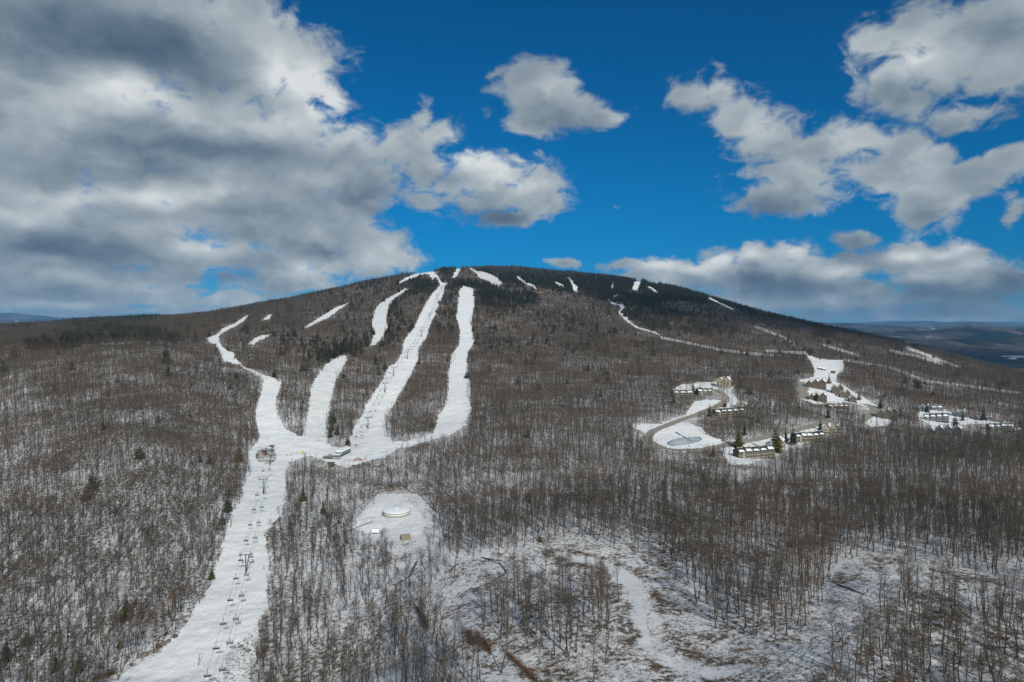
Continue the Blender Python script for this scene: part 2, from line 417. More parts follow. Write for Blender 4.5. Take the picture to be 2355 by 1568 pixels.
# ------------------------------------------------------------------ what lies where (outlines traced as seen, dropped onto the land)
TRAILS = {
    'lower': [(255, 1575), (300, 1532), (361, 1503), (410, 1458), (460, 1385), (483, 1350), (489, 1323), (508, 1264), (527, 1192), (557, 1137), (566, 1098), (571, 1074), (568, 1045), (578, 1029), (592, 1016), (598, 998), (586, 965), (590, 930), (603, 897), (606, 870),
              (648, 876), (644, 892), (633, 925), (640, 958), (655, 984), (690, 1003), (742, 1015), (775, 1030), (806, 1020), (900, 1016), (936, 1014), (975, 1003), (1035, 985), (1062, 968), (1075, 975), (1035, 1002), (957, 1020), (908, 1036), (889, 1051), (829, 1065), (791, 1075), (752, 1061), (713, 1048), (662, 1063),
              (658, 1090), (656, 1145), (648, 1176), (626, 1207), (608, 1225), (614, 1260), (626, 1284), (617, 1342), (614, 1401), (597, 1434), (594, 1479), (578, 1534), (560, 1580), (540, 1640), (230, 1640)],
    'east': [(1061, 657), (1088, 663), (1092, 692), (1084, 731), (1082, 744), (1091, 785), (1076, 809), (1072, 826), (1076, 856), (1082, 886), (1081, 920), (1083, 945), (1072, 975), (1035, 990), (993, 1003), (1003, 977), (1006, 957), (1022, 935), (1028, 905), (1030, 869), (1029, 865), (1039, 815), (1055, 793), (1057, 758), (1048, 727), (1052, 707), (1054, 676)],
    'lift line': [(1013, 654), (1023, 654), (1021, 670), (1010, 697), (1004, 717), (992, 739), (982, 770), (978, 780), (963, 799), (961, 825), (955, 840), (943, 864), (926, 895), (915, 910), (907, 930), (891, 948), (888, 971), (889, 992), (902, 1016), (800, 1022), (813, 985), (828, 958), (842, 929), (864, 898), (883, 866), (892, 845), (910, 834), (924, 812), (926, 795), (932, 776), (949, 758), (963, 728), (980, 696), (994, 674)],
    'summit fork': [(1031, 650), (1016, 650), (1007, 635), (1001, 629), (1000, 619), (982, 622), (960, 627), (930, 640), (910, 654), (933, 645), (965, 633), (976, 629), (986, 631), (994, 643), (1004, 637), (1012, 655), (1023, 656)],
    'summit line': [(1054, 604), (1066, 604), (1060, 616), (1053, 629), (1048, 636), (1039, 641), (1044, 629), (1049, 617)],
    'summit spur': [(1003, 617), (1001, 611), (1008, 606), (1016, 608), (1008, 613)],
    'summit patch': [(1080, 614), (1094, 623), (1109, 624), (1125, 629), (1144, 639), (1157, 652), (1144, 655), (1133, 652), (1125, 647), (1102, 638), (1092, 626), (1079, 617)],
    'west mogul': [(946, 658), (928, 665), (910, 676), (896, 683), (874, 697), (860, 715), (855, 744), (859, 768), (850, 796), (864, 792), (880, 774), (891, 752), (887, 739), (892, 709), (902, 690), (915, 680), (932, 668)],
    'mogul': [(803, 816), (784, 817), (749, 838), (735, 856), (717, 886), (712, 920), (705, 965), (694, 1004), (748, 1016), (753, 975), (757, 940), (765, 900), (775, 870), (790, 840)],
    'switchback': [(574, 722), (556, 732), (538, 744), (513, 754), (495, 771), (473, 777), (480, 787), (495, 791), (507, 811), (511, 828), (528, 834), (547, 838), (560, 846), (606, 872), (640, 874), (600, 858), (560, 842), (539, 822), (540, 810), (521, 805), (505, 789), (502, 774), (513, 764), (542, 750), (562, 737)],
    'high patch': [(598, 739), (610, 729), (626, 720), (620, 733)],
    'mid patch': [(571, 790), (585, 778), (601, 771), (624, 768), (615, 775), (597, 782), (583, 793)],
    'diagonal': [(692, 757), (712, 744), (743, 725), (772, 707), (807, 694), (776, 714), (757, 729), (733, 740), (708, 753)],
    'north glade': [(1177, 622), (1187, 634), (1197, 639), (1210, 650), (1222, 652), (1235, 665), (1222, 658), (1206, 651), (1190, 640)],
    'north chute': [(1304, 634), (1316, 646), (1330, 660), (1328, 670), (1318, 668), (1313, 652)],
    'north strip': [(1272, 645), (1297, 656), (1294, 660), (1275, 649)],
    'far headwall': [(1462, 641), (1478, 641), (1471, 655), (1466, 666), (1454, 667), (1456, 652)],
    'far strip': [(1485, 643), (1515, 652), (1514, 655), (1484, 647)],
    'far strip low': [(1484, 656), (1498, 660), (1516, 674), (1510, 673), (1494, 662)],
    'far chute': [(1409, 646), (1412, 648), (1410, 660), (1405, 664), (1406, 655)],
    'far edge': [(1628, 682), (1662, 698), (1690, 712), (1684, 712), (1650, 696), (1626, 685)],
    'far winding': [(1429, 672), (1410, 680), (1400, 688), (1404, 693), (1418, 699), (1432, 700), (1437, 706), (1424, 717), (1438, 726), (1452, 742), (1470, 753), (1500, 760), (1522, 772), (1530, 776), (1496, 763), (1464, 755), (1443, 741), (1428, 726), (1420, 717), (1428, 710), (1424, 703), (1408, 699), (1398, 690)],
}
CLEARINGS = {
    'hairpin': [(1502, 999), (1521, 988), (1564, 969), (1610, 981), (1629, 1001), (1662, 1014), (1679, 1021), (1629, 1031), (1551, 1037), (1519, 1026), (1502, 1014)],
    'above road': [(1454, 976), (1486, 972), (1521, 974), (1540, 966), (1571, 957), (1597, 923), (1623, 918), (1654, 919), (1660, 926), (1600, 956), (1519, 982), (1489, 1001), (1470, 990), (1455, 984)],
    'upper terrace': [(1545, 896), (1566, 883), (1654, 876), (1652, 895), (1618, 903), (1571, 906)],
    'road bend': [(1664, 897), (1692, 884), (1680, 901), (1701, 925), (1694, 942), (1636, 948), (1608, 958), (1662, 930), (1676, 915)],
    'lower terrace': [(1655, 1030), (1710, 1019), (1785, 1004), (1824, 996), (1909, 972), (1924, 984), (1876, 1012), (1824, 1028), (1772, 1050), (1727, 1066), (1681, 1070), (1664, 1046)],
    'snowfield': [(1842, 798), (1855, 814), (1885, 826), (1938, 828), (1943, 848), (1925, 860), (1923, 878), (1950, 894), (1993, 918), (2019, 935), (2003, 937), (1941, 924), (1876, 930), (1852, 920), (1835, 915), (1838, 874), (1869, 866), (1873, 854), (1867, 835), (1850, 810)],
    'east lot': [(2110, 947), (2140, 942), (2165, 940), (2215, 955), (2236, 965), (2320, 971), (2322, 977), (2230, 978), (2197, 988), (2146, 990), (2136, 974), (2111, 964)],
    'east end': [(1985, 970), (2012, 950), (2020, 940), (2050, 962), (2040, 980), (2000, 980)],
    'power line': [(2083, 793), (2110, 805), (2160, 830), (2156, 834), (2120, 815), (2082, 797)],
    'tank pad': [(884, 1157), (857, 1164), (818, 1203), (806, 1216), (831, 1222), (858, 1228), (880, 1222), (905, 1234), (930, 1226), (955, 1236), (972, 1222), (980, 1205), (975, 1190), (956, 1166), (936, 1157)],
}
# open cut-over ground in front (only where trunks stand counts here)
CUT = [(1034, 1300), (1130, 1276), (1230, 1264), (1334, 1246), (1450, 1271), (1520, 1291), (1569, 1317), (1600, 1385), (1640, 1442), (1709, 1476), (1780, 1472), (1844, 1459), (1889, 1392), (1919, 1317), (1994, 1272), (2080, 1287), (2169, 1307), (2319, 1332), (2400, 1345), (2400, 1800), (1110, 1800), (1110, 1570), (1060, 1500), (1008, 1470), (985, 1430), (985, 1380), (1008, 1330)]
CLUMPS = [
    ([(1090, 1440), (1131, 1388), (1209, 1360), (1320, 1358), (1440, 1374), (1412, 1425), (1395, 1532), (1374, 1543), (1285, 1522), (1200, 1492), (1125, 1468)], 1.0),
    ([(2022, 1395), (2080, 1372), (2130, 1365), (2180, 1395), (2260, 1400), (2400, 1385), (2400, 1800), (1850, 1800), (1890, 1570), (1950, 1490)], 1.15),
    ([(1040, 1330), (1085, 1325), (1100, 1370), (1050, 1400)], 0.35),
    ([(1560, 1430), (1600, 1470), (1640, 1540), (1560, 1568), (1500, 1500)], 0.06),
]
ROADS = [
    ([(1600, 893), (1630, 893), (1649, 898), (1662, 906), (1671, 915), (1667, 923), (1655, 931), (1629, 943), (1603, 954), (1571, 963), (1545, 973), (1519, 983), (1499, 992), (1490, 1003), (1489, 1013), (1503, 1022), (1525, 1030), (1551, 1035), (1590, 1035), (1629, 1032), (1668, 1023), (1701, 1017), (1747, 1008), (1790, 999), (1824, 990), (1889, 972), (1912, 966)], 4.6),
    ([(1849, 880), (1846, 898), (1848, 916)], 6.5),
    ([(1975, 969), (1997, 956), (2010, 947), (2009, 937), (1990, 930)], 5.5),
    ([(2150, 981), (2200, 979), (2260, 976), (2330, 975)], 3.0),
    ([(1800, 1000), (1790, 1012)], 2.5),
]
POND = (1573, 1014, 36, 8.5)
STREAMS = [([(1073, 1358), (1112, 1346), (1147, 1329), (1164, 1315), (1160, 1310), (1149, 1294), (1108, 1282)], 0.42),
           ([(1006, 995 + 0), (1010, 992)], 0.1),
           ([(1554, 994), (1572, 1004), (1588, 1014)], 0.7),
           ([(958, 1290), (948, 1312), (938, 1330), (905, 1345)], 0.7)]
CONIFER_AREAS = [
    ([(1098, 600), (1180, 608), (1400, 620), (1500, 630), (1600, 655), (1700, 685), (1770, 712), (1735, 712), (1690, 704), (1640, 694), (1560, 692), (1500, 700), (1440, 706), (1420, 690), (1330, 674), (1240, 660), (1165, 652), (1110, 626)], 0.8),
    ([(1030, 655), (1050, 646), (1100, 650), (1160, 660), (1215, 672), (1240, 690), (1200, 702), (1130, 706), (1095, 700), (1095, 664)], 0.75),
    ([(900, 658), (970, 632), (1000, 648), (996, 668), (940, 676), (900, 672)], 0.4),
    ([(1005, 612), (1045, 612), (1040, 640), (1020, 648), (1008, 632)], 0.45),
    ([(820, 650), (900, 618), (1000, 600), (1050, 602), (1000, 612), (900, 634), (830, 662)], 0.16),
    ([(480, 718), (700, 664), (850, 628), (850, 642), (700, 680), (480, 728)], 0.12),
    ([(40, 790), (160, 768), (250, 752), (330, 750), (420, 772), (420, 784), (250, 782), (100, 800)], 0.42),
    ([(140, 742), (360, 720), (360, 736), (140, 752)], 0.5),
    ([(730, 812), (800, 782), (870, 792), (800, 815), (740, 842), (700, 850)], 0.34),
    ([(640, 770), (840, 770), (840, 800), (640, 840)], 0.10),
    ([(880, 700), (915, 690), (915, 780), (880, 800)], 0.3),
    ([(1430, 700), (1560, 700), (1580, 730), (1500, 760), (1450, 740)], 0.36),
    ([(1560, 715), (1700, 740), (1680, 770), (1560, 760)], 0.16),
    ([(1090, 690), (1300, 700), (1420, 720), (1420, 800), (1100, 800)], 0.05),
    ([(1000, 650), (1060, 656), (1050, 760), (985, 760)], 0.14),
    ([(1860, 755), (1925, 765), (1925, 782), (1880, 775)], 0.4),
    ([(1700, 705), (1960, 756), (2080, 790), (2080, 800), (1900, 752), (1700, 716)], 0.25),
    ([(2070, 868), (2130, 868), (2130, 884), (2070, 884)], 0.2),
    ([(730, 900), (760, 895), (760, 1030), (735, 1030)], 0.10),
]
STRIPS = [[(1738, 751), (1800, 775), (1826, 792)], [(1894, 793), (1933, 805), (1972, 817)], [(1941, 827), (2050, 845), (2128, 876), (2226, 888), (2343, 903)], [(2047, 806), (2109, 819), (2168, 838)], [(2080, 797), (2207, 845)], [(1645, 803), (1720, 812), (1790, 818)], [(1520, 776), (1640, 800)], [(1760, 806), (1850, 812)]]
ALLCLEAR = list(TRAILS.values()) + list(CLEARINGS.values())


def densify(poly, closed=False):
    out = []
    for (a, b), (c, d) in zip(poly[:-1], poly[1:]):
        n = max(2, int(math.hypot(c - a, d - b) / 4))
        for i in range(n):
            out.append((a + (c - a) * i / n, b + (d - b) * i / n))
    return out + [poly[-1]]


def line_dist(X, Y, pts):
    d = np.full(X.shape, 1e9)
    for a, b in zip(pts[:-1], pts[1:]):
        ax, ay, bx, by = a[0], a[1], b[0], b[1]
        L2 = (bx - ax) ** 2 + (by - ay) ** 2 + 1e-9
        tt = np.clip(((X - ax) * (bx - ax) + (Y - ay) * (by - ay)) / L2, 0, 1)
        d = np.minimum(d, np.hypot(X - ax - tt * (bx - ax), Y - ay - tt * (by - ay)))
    return d


def smooth_line(pts, it=2):
    for _ in range(it):
        q = [pts[0]]
        for a, b in zip(pts[:-1], pts[1:]):
            q += [a * 0.75 + b * 0.25, a * 0.25 + b * 0.75]
        pts = q + [pts[-1]]
    return pts


ROADW = [(smooth_line([at(*p) for p in pl]), w) for pl, w in ROADS]
STREAMW = [(smooth_line([at(*p) for p in pl]), w) for pl, w in STREAMS]


# ------------------------------------------------------------------ materials
MATS = {}


def mat(name):
    m = bpy.data.materials.new(name)
    m.use_nodes = True
    m.node_tree.nodes.clear()
    t = NT(m.node_tree)
    out = t.n('ShaderNodeOutputMaterial')
    MATS[name] = m
    return m, t, out


def principled(t, out, color, rough=0.9, spec=0.2, normal=None, metal=0.0):
    b = t.n('ShaderNodeBsdfPrincipled')
    t.put(b.inputs['Base Color'], color)
    t.put(b.inputs['Roughness'], rough)
    t.put(b.inputs['Specular IOR Level'], spec)
    t.put(b.inputs['Metallic'], metal)
    if normal is not None:
        t.put(b.inputs['Normal'], normal)
    t.nt.links.new(b.outputs[0], out.inputs[0])
    return b


def bump(t, h, dist, strength=1.0):
    nd = t.n('ShaderNodeBump')
    nd.inputs['Strength'].default_value = strength
    nd.inputs['Distance'].default_value = dist
    t.put(nd.inputs['Height'], h)
    return nd.outputs[0]


def attr(t, name, kind='GEOMETRY'):
    nd = t.n('ShaderNodeAttribute', attribute_name=name, attribute_type=kind)
    return nd.outputs['Fac']


def plain(name, color, rough=0.7, spec=0.3, metal=0.0, var=0.12, scale=1.5):
    m, t, out = mat(name)
    g = t.n('ShaderNodeNewGeometry')
    n = t.noise(g.outputs['Position'], scale, 4, 0.6)
    c = t.mix(t.map(n, 0.3, 0.7), tuple(x * (1 - var) for x in color), tuple(min(1, x * (1 + var)) for x in color))
    principled(t, out, c, rough, spec, None, metal)
    return m


def make_ground_mats():
    # forest floor: wet snow with leaf litter, twigs and moss showing through
    m, t, out = mat('forest_floor')
    P = t.n('ShaderNodeNewGeometry').outputs['Position']
    lit = attr(t, 'litter')
    a = t.noise(P, 0.55, 5, 0.68)
    b = t.noise(t.v('MULTIPLY', P, (1.0, 2.2, 1.0)), 1.7, 4, 0.65, dist=1.2)
    h = t.m('ADD', t.m('MULTIPLY', a, 0.55), t.m('MULTIPLY', b, 0.45))
    big = t.noise(P, 0.05, 3, 0.5)
    thr = t.m('MULTIPLY_ADD', lit, 0.26, t.m('MULTIPLY_ADD', big, 0.16, 0.30))
    msk = t.map(t.m('SUBTRACT', thr, h), -0.035, 0.055, 0, 1, True)
    snow = t.mix(t.noise(P, 0.3, 3), (0.60, 0.62, 0.63), (0.76, 0.775, 0.785))
    dirt = t.ramp(t.noise(P, 0.9, 3, 0.6), [(0.2, (0.035, 0.027, 0.02)), (0.5, (0.10, 0.075, 0.05)), (0.75, (0.17, 0.12, 0.075)), (0.9, (0.10, 0.10, 0.05))])
    principled(t, out, t.mix(msk, snow, dirt), 0.9, 0.1, bump(t, h, 0.35, 0.8))
    # groomed snow
    m, t, out = mat('piste_snow')
    P = t.n('ShaderNodeNewGeometry').outputs['Position']
    bare = attr(t, 'bare')
    tr = t.noise(t.v('MULTIPLY', P, (0.45, 0.022, 0.1)), 1.0, 6, 0.68)
    c = t.mix(t.map(tr, 0.3, 0.7), (0.66, 0.705, 0.72), (0.84, 0.865, 0.87))
    c = t.mix(t.map(t.noise(P, 0.02, 3), 0.35, 0.7), c, (0.79, 0.80, 0.795))
    sp = t.noise(P, 0.9, 5, 0.75)
    sp2 = t.noise(P, 0.12, 3, 0.5)
    thr = t.m('MULTIPLY_ADD', bare, 0.50, t.m('MULTIPLY_ADD', sp2, 0.10, 0.16))
    msk = t.map(t.m('SUBTRACT', thr, sp), -0.03, 0.05, 0, 1, True)
    c = t.mix(msk, c, (0.16, 0.13, 0.09))
    und = t.noise(P, 0.045, 3, 0.55)
    h = t.m('ADD', t.m('MULTIPLY', und, 14.0), t.m('ADD', sp, t.m('MULTIPLY', tr, 2.0)))
    principled(t, out, c, 0.75, 0.25, bump(t, h, 0.30, 0.8))
    # road: salted, wet asphalt and sand
    m, t, out = mat('road_surface')
    P = t.n('ShaderNodeNewGeometry').outputs['Position']
    c = t.mix(t.noise(P, 0.35, 5, 0.65), (0.20, 0.18, 0.15), (0.33, 0.30, 0.255))
    principled(t, out, c, 0.85, 0.2)
    m, t, out = mat('pond_ice')
    P = t.n('ShaderNodeNewGeometry').outputs['Position']
    c = t.ramp(t.noise(P, 0.06, 4, 0.6), [(0.32, (0.20, 0.24, 0.26)), (0.5, (0.42, 0.47, 0.49)), (0.7, (0.6, 0.64, 0.65))])
    c = t.mix(t.map(attr(t, 'rim'), 0.76, 0.9), c, (0.12, 0.145, 0.155))
    principled(t, out, c, 0.45, 0.4)
    m, t, out = mat('stream_water')
    P = t.n('ShaderNodeNewGeometry').outputs['Position']
    c = t.mix(t.noise(P, 0.8, 4), (0.012, 0.013, 0.012), (0.045, 0.04, 0.035))
    principled(t, out, c, 0.25, 0.5)
    # far wooded hills with fields of snow
    m, t, out = mat('far_woods')
    P = t.n('ShaderNodeNewGeometry').outputs['Position']
    n = t.noise(P, 0.0016, 6, 0.6)
    n2 = t.noise(P, 0.008, 5, 0.7)
    c = t.mix(t.map(n, 0.45, 0.60), (0.008, 0.015, 0.017), (0.070, 0.060, 0.056))  # dark conifers and brown woods; their contrast also imitates cloud-shadowed and lit bands
    c = t.mix(t.m('MULTIPLY', t.map(n2, 0.52, 0.7), t.map(n, 0.45, 0.6, 0, 0.6)), c, (0.26, 0.25, 0.24))
    fields = t.map(t.m('MULTIPLY', t.noise(P, 0.0011, 4, 0.6), t.noise(P, 0.004, 3, 0.5)), 0.38, 0.40)
    c = t.mix(fields, c, (0.6, 0.62, 0.64))
    principled(t, out, c, 1.0, 0.0)


make_ground_mats()


# ------------------------------------------------------------------ mesh helpers
def link(name, me, parent=None):
    o = bpy.data.objects.new(name, me)
    COL.objects.link(o)
    if parent is not None:
        o.parent = parent
    return o


def tag(o, label=None, cat=None, group=None, kind=None):
    for k, v in (('label', label), ('category', cat), ('group', group), ('kind', kind)):
        if v:
            o[k] = v
    return o


def empty(name, loc, rz=0.0):
    o = bpy.data.objects.new(name, None)
    COL.objects.link(o)
    o.location = loc
    o.rotation_euler = (0, 0, rz)
    return o


def np_mesh(name, V, Fc, mats=(), smooth_on=True, midx=None):
    """Fc: list of arrays (n,k) of faces of k corners"""
    me = bpy.data.meshes.new(name)
    V = np.asarray(V, np.float32)
    me.vertices.add(len(V))
    me.vertices.foreach_set('co', V.ravel())
    loops = np.concatenate([f.ravel() for f in Fc]).astype(np.int32)
    tot = np.concatenate([np.full(len(f), f.shape[1]) for f in Fc]).astype(np.int32)
    me.loops.add(len(loops))
    me.loops.foreach_set('vertex_index', loops)
    me.polygons.add(len(tot))
    st = np.concatenate([[0], np.cumsum(tot)[:-1]]).astype(np.int32)
    me.polygons.foreach_set('loop_start', st)
    me.polygons.foreach_set('loop_total', tot)
    if midx is not None:
        me.polygons.foreach_set('material_index', np.asarray(midx, np.int32))
    me.polygons.foreach_set('use_smooth', np.full(len(tot), smooth_on))
    for m in mats:
        me.materials.append(m)
    me.update(calc_edges=True)
    me.validate()
    return me


# ------------------------------------------------------------------ the land, cut into ground, pistes, clearings, road, pond
def build_land():
    V = np.stack([GX, GY, GZ + CAMZ], -1).reshape(-1, 3)
    jj, ii = np.meshgrid(np.arange(NY - 1), np.arange(NU - 1), indexing='ij')
    a = (jj * NU + ii).ravel()
    faces = np.stack([a, a + 1, a + NU + 1, a + NU], 1)
    cu = (US[:-1] + US[1:])[None, :] / 2 + np.zeros((NY - 1, 1))
    cy = (PV[:-1, :-1] + PV[1:, 1:]) / 2
    cX = (GX[:-1, :-1] + GX[1:, 1:]) / 2
    cY = (GY[:-1, :-1] + GY[1:, 1:]) / 2
    u_v0 = np.repeat(US[None, :], NY, 0)
    vis = (cy <= RUN[:-1, :-1] + 1.5) & (cY < 3600)
    jit = fbm(cX / 7, cY / 7, 77, 3) * np.clip(900 / cY, 0.4, 3) * 6
    jit2 = fbm(cX / 7, cY / 7, 99, 3) * np.clip(900 / cY, 0.4, 3) * 5
    cls = np.zeros(cu.shape, int)
    names = ['ground']
    for nm, poly in list(TRAILS.items()) + list(CLEARINGS.items()):
        names.append(nm)
        hit = inside(cu + jit, cy + jit2, poly) & vis & (cls == 0)
        cls[hit] = len(names) - 1
    k_road = len(names)
    names.append('road')
    for pts, w in ROADW:
        cls[(line_dist(cX, cY, pts) < w) & (cY > 300) & (cY < 1500)] = k_road
    k_pond = len(names)
    names.append('pond')
    px, py, rx, ry = POND
    cls[(((cu - px) / rx + (cy - py) / ry * 0.25) ** 2 + ((cy - py) / ry + (cu - px) / rx * 0.35) ** 2 < 1) & vis] = k_pond
    rim = ((u_v0 - px) / rx + (PV - py) / ry * 0.25) ** 2 + ((PV - py) / ry + (u_v0 - px) / rx * 0.35) ** 2
    k_str = len(names)
    names.append('stream')
    for pts, w in STREAMW:
        cls[(line_dist(cX, cY, pts) + jit * 0.03 < w) & (cY < 1200)] = k_str
    k_far = len(names)
    names.append('hills')
    cls[cY > 4200] = k_far
    # litter amount on the open ground
    u_v = np.repeat(US[None, :], NY, 0)
    lit = np.interp(GY, [250, 700, 1300], [0.40, 0.55, 0.80]) + fbm(GX / 45, GY / 45, 5, 3) * 0.5
    lit = lit + np.where((u_v < 640) & (GY < 1000), 0.07, 0)
    cut = inside(u_v, PV, CUT)
    lit = np.where(cut, 0.42 + fbm(GX / 6, GY / 6, 55, 4, .65) * 0.8, lit)
    lit = np.where(inside(u_v, PV, [(870, 1135), (960, 1135), (1010, 1190), (1030, 1290), (985, 1340), (900, 1340), (900, 1270), (800, 1230), (830, 1180)]), 0.22 + fbm(GX / 12, GY / 12, 57, 3) * 0.7, lit)
    track = smooth_line([at(*p) for p in ((1290, 1275), (1400, 1300), (1452, 1335), (1480, 1390), (1490, 1450), (1530, 1510), (1620, 1545), (1700, 1540))])
    td = line_dist(GX, GY, track) + fbm(GX / 6, GY / 6, 301, 3) * 4
    lit = np.where(cut, lit + (0.03 - lit) * np.clip(1.5 - td / 3.4, 0, 1) * 0.95, lit)
    track2 = smooth_line([at(*p) for p in ((1780, 1560), (1880, 1490), (1960, 1440), (2010, 1370), (2090, 1310))])
    td2 = line_dist(GX, GY, track2) + fbm(GX / 6, GY / 6, 311, 3) * 4
    lit = np.where(cut, lit + (0.04 - lit) * np.clip(1.4 - td2 / 6, 0, 1), lit)
    rut = np.where(cut, np.exp(-((np.abs(td2 - 2.2) - 1.0) / 0.35) ** 2) * (td2 < 5), 0)
    lit = lit + 0.5 * rut
    lit = np.where(cut, lit + 0.14 * np.exp(-((td - 7) / 3.0) ** 2), lit)
    for pts in STRIPS:
        lit = np.where((line_dist(u_v, PV, [Vector((a, b, 0)) for a, b in pts]) < 3.0) & (GY < 3000), 0.3, lit)
    lit = np.clip(lit, 0, 1)
    bare = np.clip(0.10 + fbm(GX / 60, GY / 60, 15, 3) * 0.4, 0, 1)
    for nm, amt in (('mogul', 0.42), ('west mogul', 0.42), ('summit patch', 0.5), ('tank pad', 0.22), ('lower terrace', 0.3), ('above road', 0.25), ('north glade', 0.5), ('power line', .6)):
        poly = TRAILS.get(nm) or CLEARINGS.get(nm)
        bare = np.where(inside(u_v, PV, poly), amt, bare)
    bare = np.where(inside(u_v, PV, [(500, 1640), (520, 1500), (575, 1452), (600, 1480), (570, 1640)]), 0.5, bare)
    bare = np.where(inside(u_v, PV, [(806, 1000), (834, 985), (842, 1020), (812, 1050), (770, 1045), (745, 1020), (775, 1010)]), 0.42, bare)
    isl = ((u_v - 612) / 26) ** 2 + ((PV - 1048) / 19) ** 2 < 1
    bare = np.where(isl, 0.56 + fbm(GX / 4, GY / 4, 341, 2) * 0.6, bare)
    cls = cls.ravel()
    for k, nm in enumerate(names):
        sel = np.where(cls == k)[0]
        if not len(sel):
            continue
        f = faces[sel]
        used, inv = np.unique(f, return_inverse=True)
        if k == 0:
            on, mt = 'ground', 'forest_floor'
        elif k == k_road:
            on, mt = 'road', 'road_surface'
        elif k == k_pond:
            on, mt = 'pond', 'pond_ice'
        elif k == k_str:
            on, mt = 'stream', 'stream_water'
        elif k == k_far:
            on, mt = 'hills', 'far_woods'
        elif nm in TRAILS:
            on, mt = 'ski_trail', 'piste_snow'
        else:
            on, mt = 'snow_field', 'piste_snow'
        me = np_mesh(on, V[used], [inv.reshape(-1, 4)], [MATS[mt]])
        for an, arr in (('litter', lit), ('bare', bare), ('rim', np.clip(rim, 0, 2))):
            at_ = me.attributes.new(an, 'FLOAT', 'POINT')
            at_.data.foreach_set('value', arr.ravel()[used].astype(np.float32))
        tag(link(on, me), kind='structure')


build_land()

# ------------------------------------------------------------------ bark, twigs, needles
def make_tree_mats():
    m, t, out = mat('bark')
    g = t.n('ShaderNodeNewGeometry')
    oi = t.n('ShaderNodeObjectInfo')
    n = t.noise(t.v('MULTIPLY', g.outputs['Position'], (3, 3, 0.7)), 1.0, 4, 0.65)
    c = t.mix(t.map(n, 0.3, 0.7), (0.05, 0.043, 0.035), (0.165, 0.142, 0.114))
    c = t.mix(t.m('MULTIPLY', oi.outputs['Random'], 0.5), c, (0.045, 0.041, 0.037))
    principled(t, out, c, 0.95, 0.05)
    m, t, out = mat('twigs')
    oi = t.n('ShaderNodeObjectInfo')
    L = oi.outputs['Location']
    a = t.noise(t.v('MULTIPLY', L, (1, 1, 0.5)), 0.012, 3, 0.6)
    v = t.m('ADD', t.m('MULTIPLY', t.map(a, 0.34, 0.66), 0.70), t.m('MULTIPLY', oi.outputs['Random'], 0.30))
    c = t.ramp(v, [(0.0, (0.040, 0.036, 0.029)), (0.35, (0.072, 0.063, 0.050)), (0.55, (0.096, 0.081, 0.063)), (0.75, (0.106, 0.080, 0.060)), (1.0, (0.132, 0.078, 0.054))])
    principled(t, out, c, 0.95, 0.05)
    for nm, lo, hi in (('needles', (0.012, 0.022, 0.011), (0.048, 0.064, 0.026)), ('needles_frosted', (0.08, 0.10, 0.09), (0.26, 0.28, 0.27)), ('needles_yellow', (0.045, 0.052, 0.012), (0.105, 0.11, 0.028)), ('needles_brown', (0.075, 0.036, 0.016), (0.16, 0.08, 0.035))):
        m, t, out = mat(nm)
        oi = t.n('ShaderNodeObjectInfo')
        g = t.n('ShaderNodeNewGeometry')
        n = t.noise(g.outputs['Position'], 0.9, 3, 0.6)
        c = t.mix(t.m('ADD', t.m('MULTIPLY', t.map(n, 0.3, 0.7), 0.6), t.m('MULTIPLY', oi.outputs['Random'], 0.4)), lo, hi)
        principled(t, out, c, 0.8, 0.1)


make_tree_mats()


class Tubes:
    """collects tapered tubes and small blades as arrays"""
    def __init__(s):
        s.V, s.Q, s.T, s.nv = [], [], [], 0
    def tube(s, pts, rad, n):
        P = np.asarray(pts, float)
        k = len(P)
        d = np.gradient(P, axis=0)
        d /= np.linalg.norm(d, axis=1)[:, None] + 1e-9
        ref = np.array([0, 0, 1.0]) if abs(d[0, 2]) < 0.9 else np.array([1.0, 0, 0])
        u = np.cross(d, ref)
        u /= np.linalg.norm(u, axis=1)[:, None] + 1e-9
        w = np.cross(d, u)
        an = np.arange(n) * 2 * math.pi / n
        ring = P[:, None, :] + np.asarray(rad)[:, None, None] * (np.cos(an)[None, :, None] * u[:, None, :] + np.sin(an)[None, :, None] * w[:, None, :])
        s.V.append(ring.reshape(-1, 3))
        for i in range(k - 1):
            for j in range(n):
                j2 = (j + 1) % n
                s.Q.append((s.nv + i * n + j, s.nv + i * n + j2, s.nv + (i + 1) * n + j2, s.nv + (i + 1) * n + j))
        s.nv += k * n
    def blade(s, a, b, width, side):
        a, b, side = np.asarray(a), np.asarray(b), np.asarray(side) * width / 2
        s.V.append(np.array([a - side, a + side, b]))
        s.T.append((s.nv, s.nv + 1, s.nv + 2))
        s.nv += 3
    def quad(s, p):
        s.V.append(np.asarray(p, float))
        s.Q.append((s.nv, s.nv + 1, s.nv + 2, s.nv + 3))
        s.nv += 4
    def arrays(s):
        F_ = []
        if s.Q:
            F_.append(np.array(s.Q))
        if s.T:
            F_.append(np.array(s.T))
        return np.concatenate(s.V), F_
    def mesh(s, name, m, smooth_on=True):
        V, F_ = s.arrays()
        return np_mesh(name, V, F_, [m], smooth_on)


def join_mesh(name, parts):
    """parts: list of (Tubes, material)"""
    Vs, Q, T, mq, mt, off = [], [], [], [], [], 0
    for i, (tb, m) in enumerate(parts):
        V, F_ = tb.arrays()
        Vs.append(V)
        for f in F_:
            if f.shape[1] == 4:
                Q.append(f + off)
                mq += [i] * len(f)
            else:
                T.append(f + off)
                mt += [i] * len(f)
        off += len(V)
    F_ = ([np.concatenate(Q)] if Q else []) + ([np.concatenate(T)] if T else [])
    return np_mesh(name, np.concatenate(Vs), F_, [m for _, m in parts], True, mq + mt)


